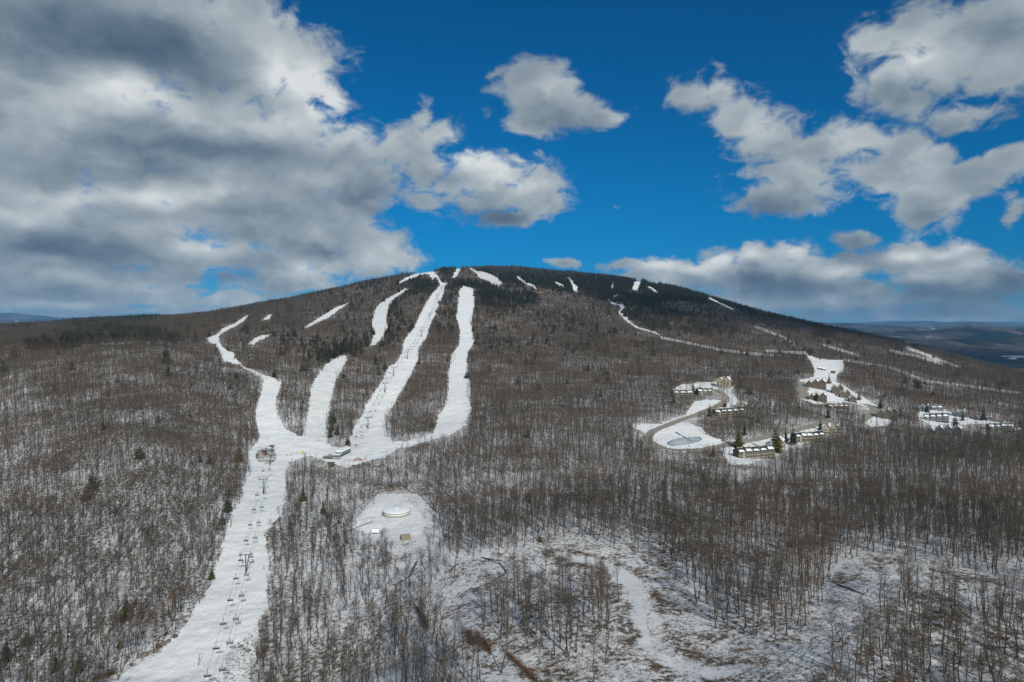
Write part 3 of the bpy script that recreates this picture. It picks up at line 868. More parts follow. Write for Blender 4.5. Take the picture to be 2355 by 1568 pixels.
def unit(v):
    return v / (np.linalg.norm(v) + 1e-9)


def bare_tree(seed, h=16.0, lod=0, spread=1.0, base=0.42):
    """a leafless hardwood: trunk Tubes, crown Tubes. lod 0 near, 1 middle distance, 2 far"""
    rg = np.random.default_rng(seed)
    tr, cr = Tubes(), Tubes()
    k = 9
    t = np.linspace(0, 1, k)
    lean = rg.normal(0, 0.035, 2)
    wob = np.cumsum(rg.normal(0, 0.012, (k, 2)), 0)
    P = np.stack([(lean[0] * t + wob[:, 0]) * h, (lean[1] * t + wob[:, 1]) * h, t * h * 0.93 - 0.4], 1)
    r0 = h * 0.0100 * rg.uniform(0.85, 1.2)
    rad = r0 * (1.0, 1.15, 1.35)[lod] * (1 - t) ** 0.8 + 0.02
    rad[0] *= 1.35
    tr.tube(P, rad, (7, 5, 4)[lod])

    def pos(f):
        return np.array([np.interp(f, t, P[:, i]) for i in range(3)])
    nb = (17, 12, 8)[lod]
    fat = (1.0, 1.5, 2.3)[lod]
    for i in range(nb):
        f = base + (0.97 - base) * ((i + rg.uniform(0, 0.9)) / nb)
        if lod < 2 and rg.random() < 0.10:
            f = rg.uniform(0.2, base)
        az = i * 2.4 + rg.uniform(-0.6, 0.6)
        up = rg.uniform(0.55, 1.25) + 0.6 * (f - base)
        d = unit(np.array([math.cos(az), math.sin(az), up]))
        L = spread * h * (0.25 * (1 - f) + 0.075) * rg.uniform(0.75, 1.3)
        if f < base:
            L *= 0.5
        p0 = pos(f)
        p1 = p0 + d * L * 0.5
        d2 = unit(d + np.array([0, 0, 0.45]) + rg.normal(0, 0.14, 3))
        p2 = p1 + d2 * L * 0.55
        rb = max(0.012, np.interp(f, t, rad) * 0.5)
        cr.tube([p0, p1, p2], [rb * fat ** .4, rb * 0.62 * fat ** .4, 0.010 * fat], 3 if lod else 4)
        ns = (6, 4, 3)[lod]
        for j in range(ns):
            g = 0.25 + 0.75 * (j + rg.uniform(0, 1)) / ns
            q0 = p0 + (p1 - p0) * min(1, g * 2) if g < 0.5 else p1 + (p2 - p1) * (g * 2 - 1)
            sd_ = unit(np.cross(d2, rg.normal(0, 1, 3)))
            e = unit(d2 * 0.55 + sd_ * 0.8 + np.array([0, 0, 0.38]))
            l2 = L * rg.uniform(0.25, 0.5) * (1.15 - 0.4 * g) + 0.35
            q1 = q0 + e * l2
            if lod == 0:
                cr.tube([q0, q0 + e * l2 * 0.5, q1], [0.017, 0.013, 0.007], 3)
            else:
                cr.blade(q0, q1, 0.040 * fat, unit(np.cross(e, rg.normal(0, 1, 3))))
            nt = (6, 4, 2)[lod]
            for m_ in range(nt):
                gg = rg.uniform(0.3, 1.0)
                a = q0 + (q1 - q0) * gg
                dd = unit(e * 0.6 + rg.normal(0, 0.55, 3) + np.array([0, 0, 0.35]))
                b = a + dd * rg.uniform(0.45, 1.1)
                cr.blade(a, b, (0.026, 0.040, 0.075)[lod], unit(np.cross(dd, rg.normal(0, 1, 3))))
    return tr, cr


def sapling(seed, h=5.0):
    rg = np.random.default_rng(seed)
    cr = Tubes()
    for s_ in range(3):
        b = rg.normal(0, 0.8, 2)
        tip = np.array([b[0] + rg.normal(0, .6), b[1] + rg.normal(0, .6), h * rg.uniform(.6, 1)])
        p0 = np.array([b[0], b[1], -0.2])
        cr.tube([p0, (p0 + tip) / 2 + rg.normal(0, .1, 3), tip], [0.035, 0.022, 0.01], 3)
        for i in range(16):
            f = rg.uniform(0.25, 1)
            a = p0 + (tip - p0) * f
            az = rg.uniform(0, 6.28)
            d = unit(np.array([math.cos(az), math.sin(az), rg.uniform(0.2, 1)]))
            L = rg.uniform(0.5, 1.5) * (1.2 - f * .6)
            cr.blade(a, a + d * L, 0.035, unit(np.cross(d, rg.normal(0, 1, 3))))
            for _ in range(2):
                a2 = a + d * L * rg.uniform(.3, .9)
                d3 = unit(d + rg.normal(0, .6, 3))
                cr.blade(a2, a2 + d3 * .6, 0.035, unit(np.cross(d3, rg.normal(0, 1, 3))))
    return cr


def conifer(seed, h=13.0, lod=0, wide=0.19):
    rg = np.random.default_rng(seed)
    tr, cr = Tubes(), Tubes()
    tr.tube([(0, 0, -0.4), (0.03 * h * rg.normal(0, .3), 0, h * 0.5), (0, 0, h * 0.97)], [h * 0.014, h * 0.009, 0.03], 6 - lod)
    nl = (17, 12)[lod > 0]
    for i in range(nl):
        f = (i + rg.uniform(-0.3, 0.3)) / nl
        z = h * (0.10 + 0.88 * f)
        R0 = h * wide * (1 - f) ** 0.85 * rg.uniform(0.75, 1.2) + 0.12
        nb = max(4, int(((9, 6)[lod > 0]) * (1.15 - 0.55 * f)))
        a0 = rg.uniform(0, 6.28)
        for j in range(nb):
            az = a0 + j * 6.283 / nb + rg.uniform(-0.3, 0.3)
            d = np.array([math.cos(az), math.sin(az), 0])
            L = R0 * rg.uniform(0.65, 1.15)
            sag = rg.uniform(-0.42, -0.12) + 0.35 * f
            tip = np.array([0, 0, z]) + d * L + np.array([0, 0, L * sag])
            root = np.array([0, 0, z + 0.04 * h * (1 - f)])
            side = np.array([-d[1], d[0], 0])
            w = L * rg.uniform(0.30, 0.46)
            mid = (root + tip) / 2 + np.array([0, 0, L * 0.09])
            cr.quad([root, mid + side * w, tip, mid - side * w])
            if lod == 0:
                for _ in range(7):
                    g = rg.uniform(0.25, 1.0)
                    b = root + (tip - root) * g
                    sgn = rg.choice([-1, 1])
                    e = unit(side * sgn * 0.8 + d * 0.6 + np.array([0, 0, rg.uniform(-0.6, 0.05)]))
                    l2 = L * rg.uniform(0.28, 0.5) * (1.2 - 0.5 * g)
                    cr.quad([b, b + e * l2 * .6 + d * l2 * .22, b + e * l2, b + e * l2 * .55 - d * l2 * .24 + np.array([0, 0, -.1])])
            else:
                hang = np.array([0, 0, -L * 0.34])
                cr.quad([root, mid + side * w * .3, tip, mid + hang])
    return tr, cr


# ------------------------------------------------------------------ where the woods stand
rng = np.random.default_rng(11)


def scatter(y0, y1, s):
    ys = np.arange(y0, y1, s)
    xs = np.arange(-y1 * 0.86, y1 * 0.86, s)
    A, B = np.meshgrid(xs, ys)
    A = A + rng.uniform(-0.5, 0.5, A.shape) * s
    B = B + rng.uniform(-0.5, 0.5, B.shape) * s
    A, B = A.ravel(), B.ravel()
    u = CX + F * A / B
    k = (u > -190) & (u < 2540)
    return A[k], B[k]


def woods():
    parts = [scatter(120, 420, 4.05), scatter(420, 1000, 4.5), scatter(1000, 1700, 5.1), scatter(1700, 3000, 5.4)]
    X = np.concatenate([p[0] for p in parts])
    Y = np.concatenate([p[1] for p in parts])
    u = CX + F * X / Y
    Z = bil(GZ, u, Y)
    v = HZ - F * Z / Y
    h = rng.uniform(11.5, 18.5, X.shape) * (1 + 0.25 * fbm(X / 120, Y / 120, 61, 2))
    h = np.where(u > 1000, h * np.interp(Y, [200, 900, 2000, 2600], [1.08, 1.02, 0.85, 0.62]), h * np.interp(Y, [200, 900, 2000, 2600], [0.90, 0.95, 0.8, 0.66]))
    hp = F * h / Y
    run = bil(RUN, u, Y)
    keep = (v - hp < run + 22) & (v < 1900)
    keep &= rng.random(X.shape) < 0.93
    # natural thinning
    den = 0.84 + 0.5 * fbm(X / 55, Y / 55, 71, 3)
    keep &= rng.random(X.shape) < den
    keep &= (rng.random(X.shape) < 0.72) | (u < 640) | (Y > 520)
    for pts in STRIPS:
        keep &= ~((line_dist(u, v, [Vector((a, b, 0)) for a, b in pts]) < 2.8) & (rng.random(X.shape) < 0.62))
    eu, ev = rng.normal(0, 1, X.shape) * 2600 / Y + fbm(X / 16, Y / 16, 141, 2) * 9000 / Y, rng.normal(0, 1, X.shape) * 1500 / Y
    eu, ev = np.clip(eu, -9, 9), np.clip(ev, -6, 6)
    garden = rng.random(X.shape) < 0.10
    for nm, poly in list(TRAILS.items()) + list(CLEARINGS.items()):
        for f_ in (0.0, 0.45, 0.75):
            hit = inside(u + eu, v - hp * f_ + ev, poly)
            keep &= ~hit | (garden & (nm in ('east lot', 'east end', 'upper terrace', 'road bend', 'lower terrace')))
    keep &= ~(((u - 612) / 26) ** 2 + ((v - 1048) / 19) ** 2 < 1)
    # sparse wood around the tank and beside the creek
    tank = inside(u, v, [(880, 1130), (960, 1130), (1010, 1190), (1040, 1290), (990, 1300), (960, 1275), (880, 1262), (830, 1240), (780, 1225), (830, 1180)])
    keep &= ~(tank & (rng.random(X.shape) < np.where(inside(u, v, [(895, 1236), (1000, 1225), (1010, 1300), (900, 1290)]), 0.72, 0.93)))
    keep &= ~(inside(u, v, [(895, 1270), (970, 1275), (985, 1325), (925, 1345), (900, 1315)]) & (rng.random(X.shape) < 0.85))
    cut = inside(u, v, CUT)
    p = np.zeros(X.shape) + 0.012
    for poly, d in CLUMPS:
        p = np.where(inside(u, v, poly), d * 0.8, p)
    keep &= ~cut | (rng.random(X.shape) < p)
    for pts, w in ROADW + STREAMW:
        keep &= ~((line_dist(X, Y, pts) < w + 2.5) & (Y < 1500))
    keep &= ~inside(u, v, [(1676, 1030), (1920, 970), (1930, 1000), (1760, 1075), (1680, 1078)])
    # around the eastern houses the wood is thinner
    keep &= ~(inside(u, v, [(1820, 860), (1960, 860), (2060, 930), (2340, 935), (2354, 1010), (2100, 1000), (1840, 940)]) & (rng.random(X.shape) < 0.35))
    # evergreen share
    cu = fbm(X / 60, Y / 60, 95, 3) * 46 + rng.normal(0, 7, X.shape)
    cv = fbm(X / 60, Y / 60, 97, 3) * 22 + rng.normal(0, 3.5, X.shape)
    con = 0.004 * np.clip((Y - 450) / 300, 0, 1) + 0.030 * np.clip((Y - 900) / 700, 0, 1)
    for poly, d in CONIFER_AREAS:
        con = np.where(inside(u + cu, v - hp * 0.3 + cv, poly) & (Y > 500), np.maximum(con, d), con)
    con = np.where(con > 0.6, con + 1.1 * fbm(X / 70, Y / 70, 91, 3) - 0.08, con * np.clip(1 + 3.2 * fbm(X / 90, Y / 90, 91, 3), 0.15, 2.4))
    isc = rng.random(X.shape) < con
    h = np.where(isc, np.clip(rng.normal(13.5, 3.2, X.shape), 6, 20), h)
    # frost near the summit
    return [a[keep] for a in (X, Y, Z + CAMZ, u, v, h, isc)]


WX, WY, WZ, WU, WV, WH, WC = woods()
print('trees', len(WX), 'evergreen', int(WC.sum()))


def proto_collection(name, meshes):
    c = bpy.data.collections.new(name)
    for i, me in enumerate(meshes):
        o = bpy.data.objects.new('%s_%02d' % (name, i), me)
        c.objects.link(o)
    return c


def instancer(name, pts, idx, scl, rot, collection, extra=None):
    """one object that carries a whole wood: points with an instance of a tree on each"""
    me = bpy.data.meshes.new(name)
    me.vertices.add(len(pts))
    me.vertices.foreach_set('co', np.asarray(pts, np.float32).ravel())
    for an, ty, arr in (('kind_index', 'INT', np.asarray(idx, np.int32)), ('size', 'FLOAT_VECTOR', np.asarray(scl, np.float32)), ('turn', 'FLOAT_VECTOR', np.asarray(rot, np.float32))):
        a = me.attributes.new(an, ty, 'POINT')
        a.data.foreach_set('value' if ty == 'INT' else 'vector', arr.ravel())
    o = link(name, me)
    ng = bpy.data.node_groups.new(name, 'GeometryNodeTree')
    ng.interface.new_socket('Geometry', in_out='INPUT', socket_type='NodeSocketGeometry')
    ng.interface.new_socket('Geometry', in_out='OUTPUT', socket_type='NodeSocketGeometry')
    gi, go = ng.nodes.new('NodeGroupInput'), ng.nodes.new('NodeGroupOutput')
    iop = ng.nodes.new('GeometryNodeInstanceOnPoints')
    ci = ng.nodes.new('GeometryNodeCollectionInfo')
    ci.inputs['Collection'].default_value = collection
    ci.inputs['Separate Children'].default_value = True
    ci.inputs['Reset Children'].default_value = True
    ci.transform_space = 'ORIGINAL'

    def na(nm, ty):
        nd = ng.nodes.new('GeometryNodeInputNamedAttribute')
        nd.data_type = ty
        nd.inputs['Name'].default_value = nm
        return nd.outputs['Attribute']
    L = ng.links.new
    L(gi.outputs[0], iop.inputs['Points'])
    L(ci.outputs[0], iop.inputs['Instance'])
    iop.inputs['Pick Instance'].default_value = True
    L(na('kind_index', 'INT'), iop.inputs['Instance Index'])
    L(na('size', 'FLOAT_VECTOR'), iop.inputs['Scale'])
    L(na('turn', 'FLOAT_VECTOR'), iop.inputs['Rotation'])
    L(iop.outputs[0], go.inputs[0])
    md = o.modifiers.new('wood', 'NODES')
    md.node_group = ng
    return o


def region_of(u, v, Y):
    """where in the scene a tree stands: label text and group"""
    if inside(np.array([u]), np.array([v]), CLUMPS[0][0])[0]:
        return 'bare grey tree with long shadow in the clump left standing inside the cut-over snowy ground', 'trees of the clump in the cutting'
    if inside(np.array([u]), np.array([v]), CLUMPS[1][0])[0]:
        return 'thin bare tree with high crown in the open stand right of the logging track', 'trees of the open stand by the track'
    if inside(np.array([u]), np.array([v]), CUT)[0]:
        return 'lone spared bare tree on the slash-strewn snow of the cutting', 'spared trees on the cut ground'
    if u > 1540:
        return 'tall straight bare tree at the front edge of the eastern wood above the cutting', 'trees at the edge of the eastern wood'
    if u > 1010:
        return 'tall bare tree at the wood edge behind the snowy cutting, downhill of the slope', 'trees behind the cutting'
    if u > 590:
        return 'bare grey-brown tree in the dense strip between lower piste and cutting', 'trees between piste and cutting'
    return 'bare tree casting slanting shadow on the wooded bank left of the lower piste', 'trees on the bank left of the piste'


def plant():
    B, T = MATS['bark'], MATS['twigs']
    near = [bare_tree(100 + i, 16, 0, 0.85 if i % 3 else 1.2, 0.52 + 0.05 * (i % 4)) for i in range(8)]
    near_tr = [a.mesh('trunk', B) for a, b in near]
    near_cr = [b.mesh('crown', T) for a, b in near]
    protos = [join_mesh('bare_tree', [(a, B), (b, T)]) for a, b in near]
    protos += [join_mesh('bare_tree', [(a, B), (b, T)]) for a, b in [bare_tree(200 + i, 16, 1, 0.85 if i % 2 else 1.1, 0.50 + 0.04 * (i % 3)) for i in range(6)]]
    protos += [join_mesh('bare_tree', [(a, B), (b, T)]) for a, b in [bare_tree(300 + i, 16, 2, 1.0, 0.42) for i in range(5)]]
    protos += [sapling(400 + i).mesh('sapling', T) for i in range(4)]
    N0, N1, N2, N3 = 0, 8, 14, 19
    bt = ~WC
    X, Y, Z, U, V, H = [a[bt] for a in (WX, WY, WZ, WU, WV, WH)]
    hp = F * H / Y
    inview = (U > 6) & (U < 2348) & (V - hp * 0.55 < 1568) & (V < 1720)
    order = np.argsort(-(hp * inview))[:300]
    single = np.zeros(X.shape, bool)
    single[order] = True
    rg = np.random.default_rng(5)
    for i in order:
        k = int(rg.integers(0, 8))
        o = empty('bare_tree', (X[i], Y[i], Z[i]), float(rg.uniform(0, 6.28)))
        sc_ = H[i] / 16
        o.scale = (sc_ * rg.uniform(0.85, 1.15), sc_ * rg.uniform(0.85, 1.15), sc_)
        link('trunk', near_tr[k], o)
        link('crown', near_cr[k], o)
        lb, gp = region_of(U[i], V[i], Y[i])
        tag(o, lb, 'tree', gp)
    r = ~single
    X, Y, Z, H = X[r], Y[r], Z[r], H[r]
    n = len(X)
    idx = np.where(Y < 420, rg.integers(N0, N1, n), np.where(Y < 950, rg.integers(N1, N2, n), rg.integers(N2, N3, n)))
    sc_ = H / 16
    sx = sc_ * rg.uniform(0.85, 1.2, n)
    scl = np.stack([sx, sx, sc_], 1)
    rot = np.stack([rg.normal(0, 0.035, n), rg.normal(0, 0.035, n), rg.uniform(0, 6.28, n)], 1)
    pts = np.stack([X, Y, Z], 1)
    # undergrowth of saplings under the nearer trees
    m_ = (rg.random(n) < 0.30 * np.clip(1.5 + 3 * fbm(X / 40, Y / 40, 121, 2), 0, 2)) & (Y < 1300)
    ps = pts[m_] + np.stack([rg.uniform(-2.5, 2.5, m_.sum()), rg.uniform(-2.5, 2.5, m_.sum()), np.zeros(m_.sum())], 1)
    ps[:, 2] = ground(ps[:, 0], ps[:, 1])
    ss = rg.uniform(0.5, 1.2, (len(ps), 1)) * np.ones((1, 3))
    rs = np.stack([np.zeros(len(ps)), np.zeros(len(ps)), rg.uniform(0, 6.28, len(ps))], 1)
    pts = np.concatenate([pts, ps])
    idx = np.concatenate([idx, rg.integers(N3, N3 + 4, len(ps))])
    scl = np.concatenate([scl, ss])
    rot = np.concatenate([rot, rs])
    o = instancer('bare_woods', pts, idx, scl, rot, proto_collection('woods', protos))
    tag(o, 'leafless hardwood forest covering the mountain and its foot', 'forest', None, 'stuff')


plant()

# ------------------------------------------------------------------ evergreens
EVERGREENS = [  # column, row of the foot, height as seen, shape, label
    (275, 1492, 26, 'round', 'round yellow-green young evergreen on snow beside the rock bank of the piste'),
    (60, 1484, 34, 'round', 'rounded dark green young evergreen low on the left bank'),
    (14, 1520, 60, 'dark', 'dark evergreen cut by the left picture edge near the bottom corner'),
    (128, 1545, 52, 'dark', 'dark evergreen above the blue shadow patch in the lower left corner'),
    (182, 1548, 58, 'dark', 'narrow evergreen with snow bank behind it, left of the footbridge'),
    (290, 1425, 52, 'round', 'olive green evergreen half hidden among trunks above the rock bank'),
    (212, 1130, 66, 'dark', 'tall dark evergreen standing alone in the middle of the left wood'),
    (199, 1150, 40, 'round', 'smaller evergreen leaning on the tall dark one in the left wood'),
    (237, 988, 30, 'dark', 'lone slim evergreen high in the left wood'),
    (382, 836, 58, 'dark', 'tall dark evergreen just under the crest of the left hill'),
    (386, 866, 40, 'dark', 'dark evergreen directly downhill of the tall one under the left crest'),
    (523, 1178, 54, 'dark', 'dark evergreen on the left edge of the lower piste, a little above halfway'),
    (511, 1206, 30, 'round', 'short olive evergreen on the left piste edge below the dark one'),
    (486, 1332, 28, 'round', 'small evergreen tuft at the left piste edge beside the twin-leg tower'),
    (548, 1062, 40, 'round', 'olive evergreen at the wood edge left of the scrub island'),
    (697, 1152, 34, 'round', 'olive evergreen in the strip of wood right of the lower piste'),
    (743, 1182, 30, 'round', 'olive green bushy evergreen left of the white tank clearing'),
    (779, 1204, 17, 'dark', 'tiny spruce at the corner of the tank clearing'),
    (800, 1024, 26, 'round', 'yellow-green bushy evergreen just uphill of the lift station'),
    (1242, 1246, 20, 'round', 'squat olive evergreen at the wood edge above the cutting'),
    (1275, 1170, 26, 'dark', 'small dark evergreen among trunks above the cutting'),
    (1698, 1030, 50, 'wide', 'broad olive evergreen between the road and the front terrace row'),
    (1712, 1001, 34, 'dark', 'slim evergreen across the road from the front terrace row'),
    (1785, 1040, 64, 'wide', 'largest evergreen, broad and green, before the gabled house of the front row'),
    (1806, 1017, 40, 'dark', 'dark conical evergreen between road and second terrace row, the left of two'),
    (1823, 1023, 52, 'dark', 'brown-green conical evergreen at the left end of the second terrace row'),
    (1886, 988, 30, 'dark', 'dark evergreen at the right end of the second terrace row'),
    (1631, 958, 34, 'dark', 'dark evergreen at the left end of the row inside the road bend'),
    (1666, 937, 20, 'round', 'small round evergreen between road bend and house row'),
    (1709, 944, 34, 'wide', 'broad evergreen in front of the gabled house inside the road bend'),
    (1593, 905, 36, 'dark', 'dark evergreen in the middle of the upper terrace snow'),
    (1610, 907, 30, 'dark', 'dark evergreen left of the upper terrace row end'),
    (1602, 908, 20, 'dark', 'short evergreen between the two dark ones on the upper terrace'),
    (1640, 1050, 34, 'brown', 'brown-needled evergreen below the pond, left of the front terrace row'),
    (1906, 882, 26, 'brown', 'reddish conical evergreen at the foot of the high snowfield'),
    (1975, 920, 24, 'blue', 'blue-green spruce alone on the snow right of the brown lodges'),
    (2024, 939, 32, 'dark', 'dark evergreen beside the lodge at the road bend on the right'),
    (1904, 961, 32, 'dark', 'dark evergreen in the wood under the brown lodges'),
    (1876, 922, 28, 'dark', 'evergreen in front of the lower left brown lodge'),
    (2196, 982, 34, 'round', 'olive evergreen in front of the blue-grey houses by the thin road'),
    (2213, 968, 28, 'dark', 'black evergreen by the bare lot among the blue-grey houses'),
    (2260, 966, 32, 'dark', 'tall black evergreen right of the bare lot'),
    (2302, 980, 18, 'dark', 'small black evergreen between the two rightmost house clusters'),
    (2346, 984, 32, 'dark', 'dark evergreen at the right picture edge by the houses'),
    (2131, 948, 24, 'dark', 'dark evergreen between the two northern blue-grey houses'),
    (2341, 1038, 44, 'round', 'green evergreen at the right picture edge below the houses'),
    (2092, 1002, 20, 'dark', 'black evergreen in the wood left of the blue-grey houses'),
    (2177, 871, 18, 'dark', 'dark evergreen clump on the far right hillside'),
]


def evergreen_region(u, v):
    if u < 470 and v > 740:
        return 'dark evergreen rising above bare trees along the crest of the left hill', 'evergreens on the left crest'
    if u < 480:
        return 'dark evergreen on the far left ridge under the sky', 'evergreens on the far left ridge'
    if u < 900:
        return 'dark evergreen among bare trees on the slope left of the lift line', 'evergreens left of the lift line'
    if u < 1100:
        return 'dark evergreen near the summit trails of the mountain', 'evergreens by the summit trails'
    if u < 1420 and v > 690:
        return 'dark evergreen scattered in the broad bare wood right of the straight piste', 'evergreens in the broad wood'
    if u < 1430:
        return 'frost-tinged evergreen in the dense stand along the summit ridge', 'evergreens of the summit ridge'
    if v < 790 and u < 1800:
        return 'dark evergreen on the right shoulder beside the winding trail', 'evergreens of the right shoulder'
    return 'dark evergreen on the long wooded slope falling to the right', 'evergreens of the right slope'


def plant_evergreens():
    B, N, NF, NY_, NB = [MATS[k] for k in ('bark', 'needles', 'needles_frosted', 'needles_yellow', 'needles_brown')]
    shp = {'dark': [conifer(500 + i, 13, 0, 0.18) for i in range(3)], 'round': [conifer(520 + i, 13, 0, 0.30) for i in range(2)], 'wide': [conifer(540, 13, 0, 0.30)],
           'brown': [conifer(550, 13, 0, 0.21)], 'blue': [conifer(560, 13, 0, 0.26)]}
    mt = {'dark': N, 'round': NY_, 'wide': NY_, 'brown': NB, 'blue': NF}
    ms = {k: [(a.mesh('trunk', B), b.mesh('crown', mt[k], False)) for a, b in v] for k, v in shp.items()}
    rg = np.random.default_rng(8)
    for i, (u, v, hp, kind, label) in enumerate(EVERGREENS):
        p = at(u, v)
        o = empty('evergreen_tree', p, rg.uniform(0, 6.28))
        k = hp * p.y / F / 13
        o.scale = (k, k, k)
        a, b = ms[kind][i % len(ms[kind])]
        link('trunk', a, o)
        link('crown', b, o)
        tag(o, label, 'evergreen')
    far = [conifer(600 + i, 13, 1, 0.20 + 0.03 * (i % 3)) for i in range(5)]
    protos = [join_mesh('evergreen', [(a, B), (b, N)]) for a, b in far] + [join_mesh('evergreen', [(a, B), (b, NF)]) for a, b in far]
    X, Y, Z, U, V, H = [a[WC] for a in (WX, WY, WZ, WU, WV, WH)]
    H = H * rg.uniform(0.85, 1.12, len(X))
    fz = np.clip((Z - CAMZ - 150) / 70, 0, 1) * np.clip((U - 1080) / 60, 0, 1) * np.clip((1440 - U) / 60, 0, 1)
    frosty = rg.random(len(X)) < fz * 0.8
    idx = rg.integers(0, 5, len(X)) + 5 * frosty
    vis = (V - F * H / Y * 0.8 < bil(RUN, U, Y)) & (U > 4) & (U < 2350)
    order = np.argsort(-(H / Y) * vis)[:300 - len(EVERGREENS)]
    single = np.zeros(len(X), bool)
    single[order] = True
    for i in order:
        o = link('evergreen_tree', protos[idx[i]])
        o.location = (X[i], Y[i], Z[i])
        o.rotation_euler = (0, 0, rg.uniform(0, 6.28))
        k = H[i] / 13
        o.scale = (k * rg.uniform(0.85, 1.25),) * 2 + (k,)
        lb, gp = evergreen_region(U[i], V[i])
        tag(o, lb, 'evergreen', gp)
    r = ~single
    n = int(r.sum())
    k = H[r] / 13
    kx = k * rg.uniform(0.85, 1.25, n)
    o = instancer('evergreen_woods', np.stack([X[r], Y[r], Z[r]], 1), idx[r], np.stack([kx, kx, k], 1), np.stack([np.zeros(n), np.zeros(n), rg.uniform(0, 6.28, n)], 1), proto_collection('spruces', protos))
    tag(o, 'dark evergreen stands over the summit and shoulders of the mountain', 'forest', None, 'stuff')


plant_evergreens()


# ------------------------------------------------------------------ object builder
class MB:
    """collects boxes, bars, tubes and prisms into one mesh"""
    def __init__(s):
        s.v, s.f = [], []
    def add(s, vs, fs):
        o = len(s.v)
        s.v += [tuple(p) for p in vs]
        s.f += [tuple(i + o for i in f) for f in fs]
        return s
    def box(s, c, d, rz=0.0, M=None):
        x, y, z = d[0] / 2, d[1] / 2, d[2] / 2
        vs = [Vector(p) for p in ((-x, -y, -z), (x, -y, -z), (x, y, -z), (-x, y, -z), (-x, -y, z), (x, -y, z), (x, y, z), (-x, y, z))]
        Rm = Matrix.Rotation(rz, 3, 'Z') if M is None else M
        return s.add([Rm @ p + Vector(c) for p in vs], [(3, 2, 1, 0), (4, 5, 6, 7), (0, 1, 5, 4), (1, 2, 6, 5), (2, 3, 7, 6), (3, 0, 4, 7)])
    def bar(s, a, b, r, r2=None, n=8):
        a, b = Vector(a), Vector(b)
        d = (b - a).normalized()
        u = d.orthogonal().normalized()
        w = d.cross(u)
        r2 = r if r2 is None else r2
        vs = []
        for p, q in ((a, r), (b, r2)):
            for i in range(n):
                t_ = 2 * math.pi * i / n
                vs.append(p + (u * math.cos(t_) + w * math.sin(t_)) * q)
        fs = [(i, (i + 1) % n, n + (i + 1) % n, n + i) for i in range(n)] + [tuple(range(n - 1, -1, -1)), tuple(range(n, 2 * n))]
        return s.add(vs, fs)
    def path(s, pts, r, n=6):
        for a, b in zip(pts[:-1], pts[1:]):
            s.bar(a, b, r, None, n)
        return s
    def lathe(s, prof, n=40, c=(0, 0, 0)):
        vs, fs = [], []
        for r, z in prof:
            for i in range(n):
                t_ = 2 * math.pi * i / n
                vs.append((c[0] + r * math.cos(t_), c[1] + r * math.sin(t_), c[2] + z))
        for j in range(len(prof) - 1):
            for i in range(n):
                fs.append((j * n + i, j * n + (i + 1) % n, (j + 1) * n + (i + 1) % n, (j + 1) * n + i))
        if prof[-1][0] > 1e-3:
            fs.append(tuple((len(prof) - 1) * n + i for i in range(n)))
        return s.add(vs, fs)
    def prism(s, prof, x0, x1):
        """prof: (y, z) outline extruded along x"""
        n = len(prof)
        vs = [(x0, y, z) for y, z in prof] + [(x1, y, z) for y, z in prof]
        fs = [(i, (i + 1) % n, n + (i + 1) % n, n + i) for i in range(n)] + [tuple(range(n - 1, -1, -1)), tuple(range(n, 2 * n))]
        return s.add(vs, fs)
    def build(s, name, m, parent=None, bev=0.0, smooth_on=False):
        me = bpy.data.meshes.new(name)
        me.from_pydata(s.v, [], s.f)
        import bmesh
        bm = bmesh.new()
        bm.from_mesh(me)
        bmesh.ops.recalc_face_normals(bm, faces=bm.faces)
        if bev:
            bmesh.ops.bevel(bm, geom=[e for e in bm.edges if len(e.link_faces) == 2 and e.calc_face_angle() > 0.6], offset=bev, segments=2, affect='EDGES', profile=0.5)
        bm.to_mesh(me)
        bm.free()
        if smooth_on:
            me.polygons.foreach_set('use_smooth', [True] * len(me.polygons))
        me.materials.append(m)
        return link(name, me, parent)


KIDS = {}


def copy_thing(root):
    ch = KIDS.get(root.name)
    if ch is None:
        ch = KIDS[root.name] = [(c, list(c.children)) for c in root.children]
    r = root.copy()
    COL.objects.link(r)
    for c, sub in ch:
        d = c.copy()
        COL.objects.link(d)
        d.parent = r
        for g in sub:
            e = g.copy()
            COL.objects.link(e)
            e.parent = d
    return r


plain('lift_steel', (0.05, 0.068, 0.085), 0.5, 0.4)
plain('lift_dark', (0.03, 0.038, 0.042), 0.55, 0.4)
plain('galvanised', (0.30, 0.32, 0.33), 0.5, 0.5)
plain('rope', (0.06, 0.06, 0.065), 0.5, 0.4)
plain('snow_cap', (0.80, 0.83, 0.85), 0.85, 0.1)
plain('wood_brown', (0.12, 0.075, 0.045), 0.85, 0.1)
plain('wood_grey', (0.20, 0.175, 0.145), 0.85, 0.1)
plain('barn_red', (0.16, 0.08, 0.07), 0.8, 0.1)
plain('roof_dark', (0.05, 0.045, 0.043), 0.85, 0.1)
plain('roof_brown', (0.10, 0.075, 0.055), 0.85, 0.1)
plain('roof_blue', (0.055, 0.08, 0.10), 0.85, 0.1)
plain('siding_olive', (0.095, 0.088, 0.064), 0.85, 0.1)
plain('siding_cream', (0.36, 0.33, 0.24), 0.8, 0.1)
plain('siding_brown', (0.105, 0.085, 0.062), 0.85, 0.1)
plain('siding_blue', (0.072, 0.092, 0.102), 0.85, 0.1)
plain('trim_cream', (0.50, 0.47, 0.37), 0.7, 0.2)
plain('trim_pale', (0.55, 0.58, 0.57), 0.7, 0.2)
plain('glass_dark', (0.02, 0.025, 0.03), 0.08, 0.6, 0, 0.1)
plain('tank_wall', (0.55, 0.58, 0.52), 0.6, 0.3)
plain('pipe_dark', (0.08, 0.085, 0.08), 0.5, 0.4)
plain('white_paint', (0.78, 0.79, 0.79), 0.45, 0.4)
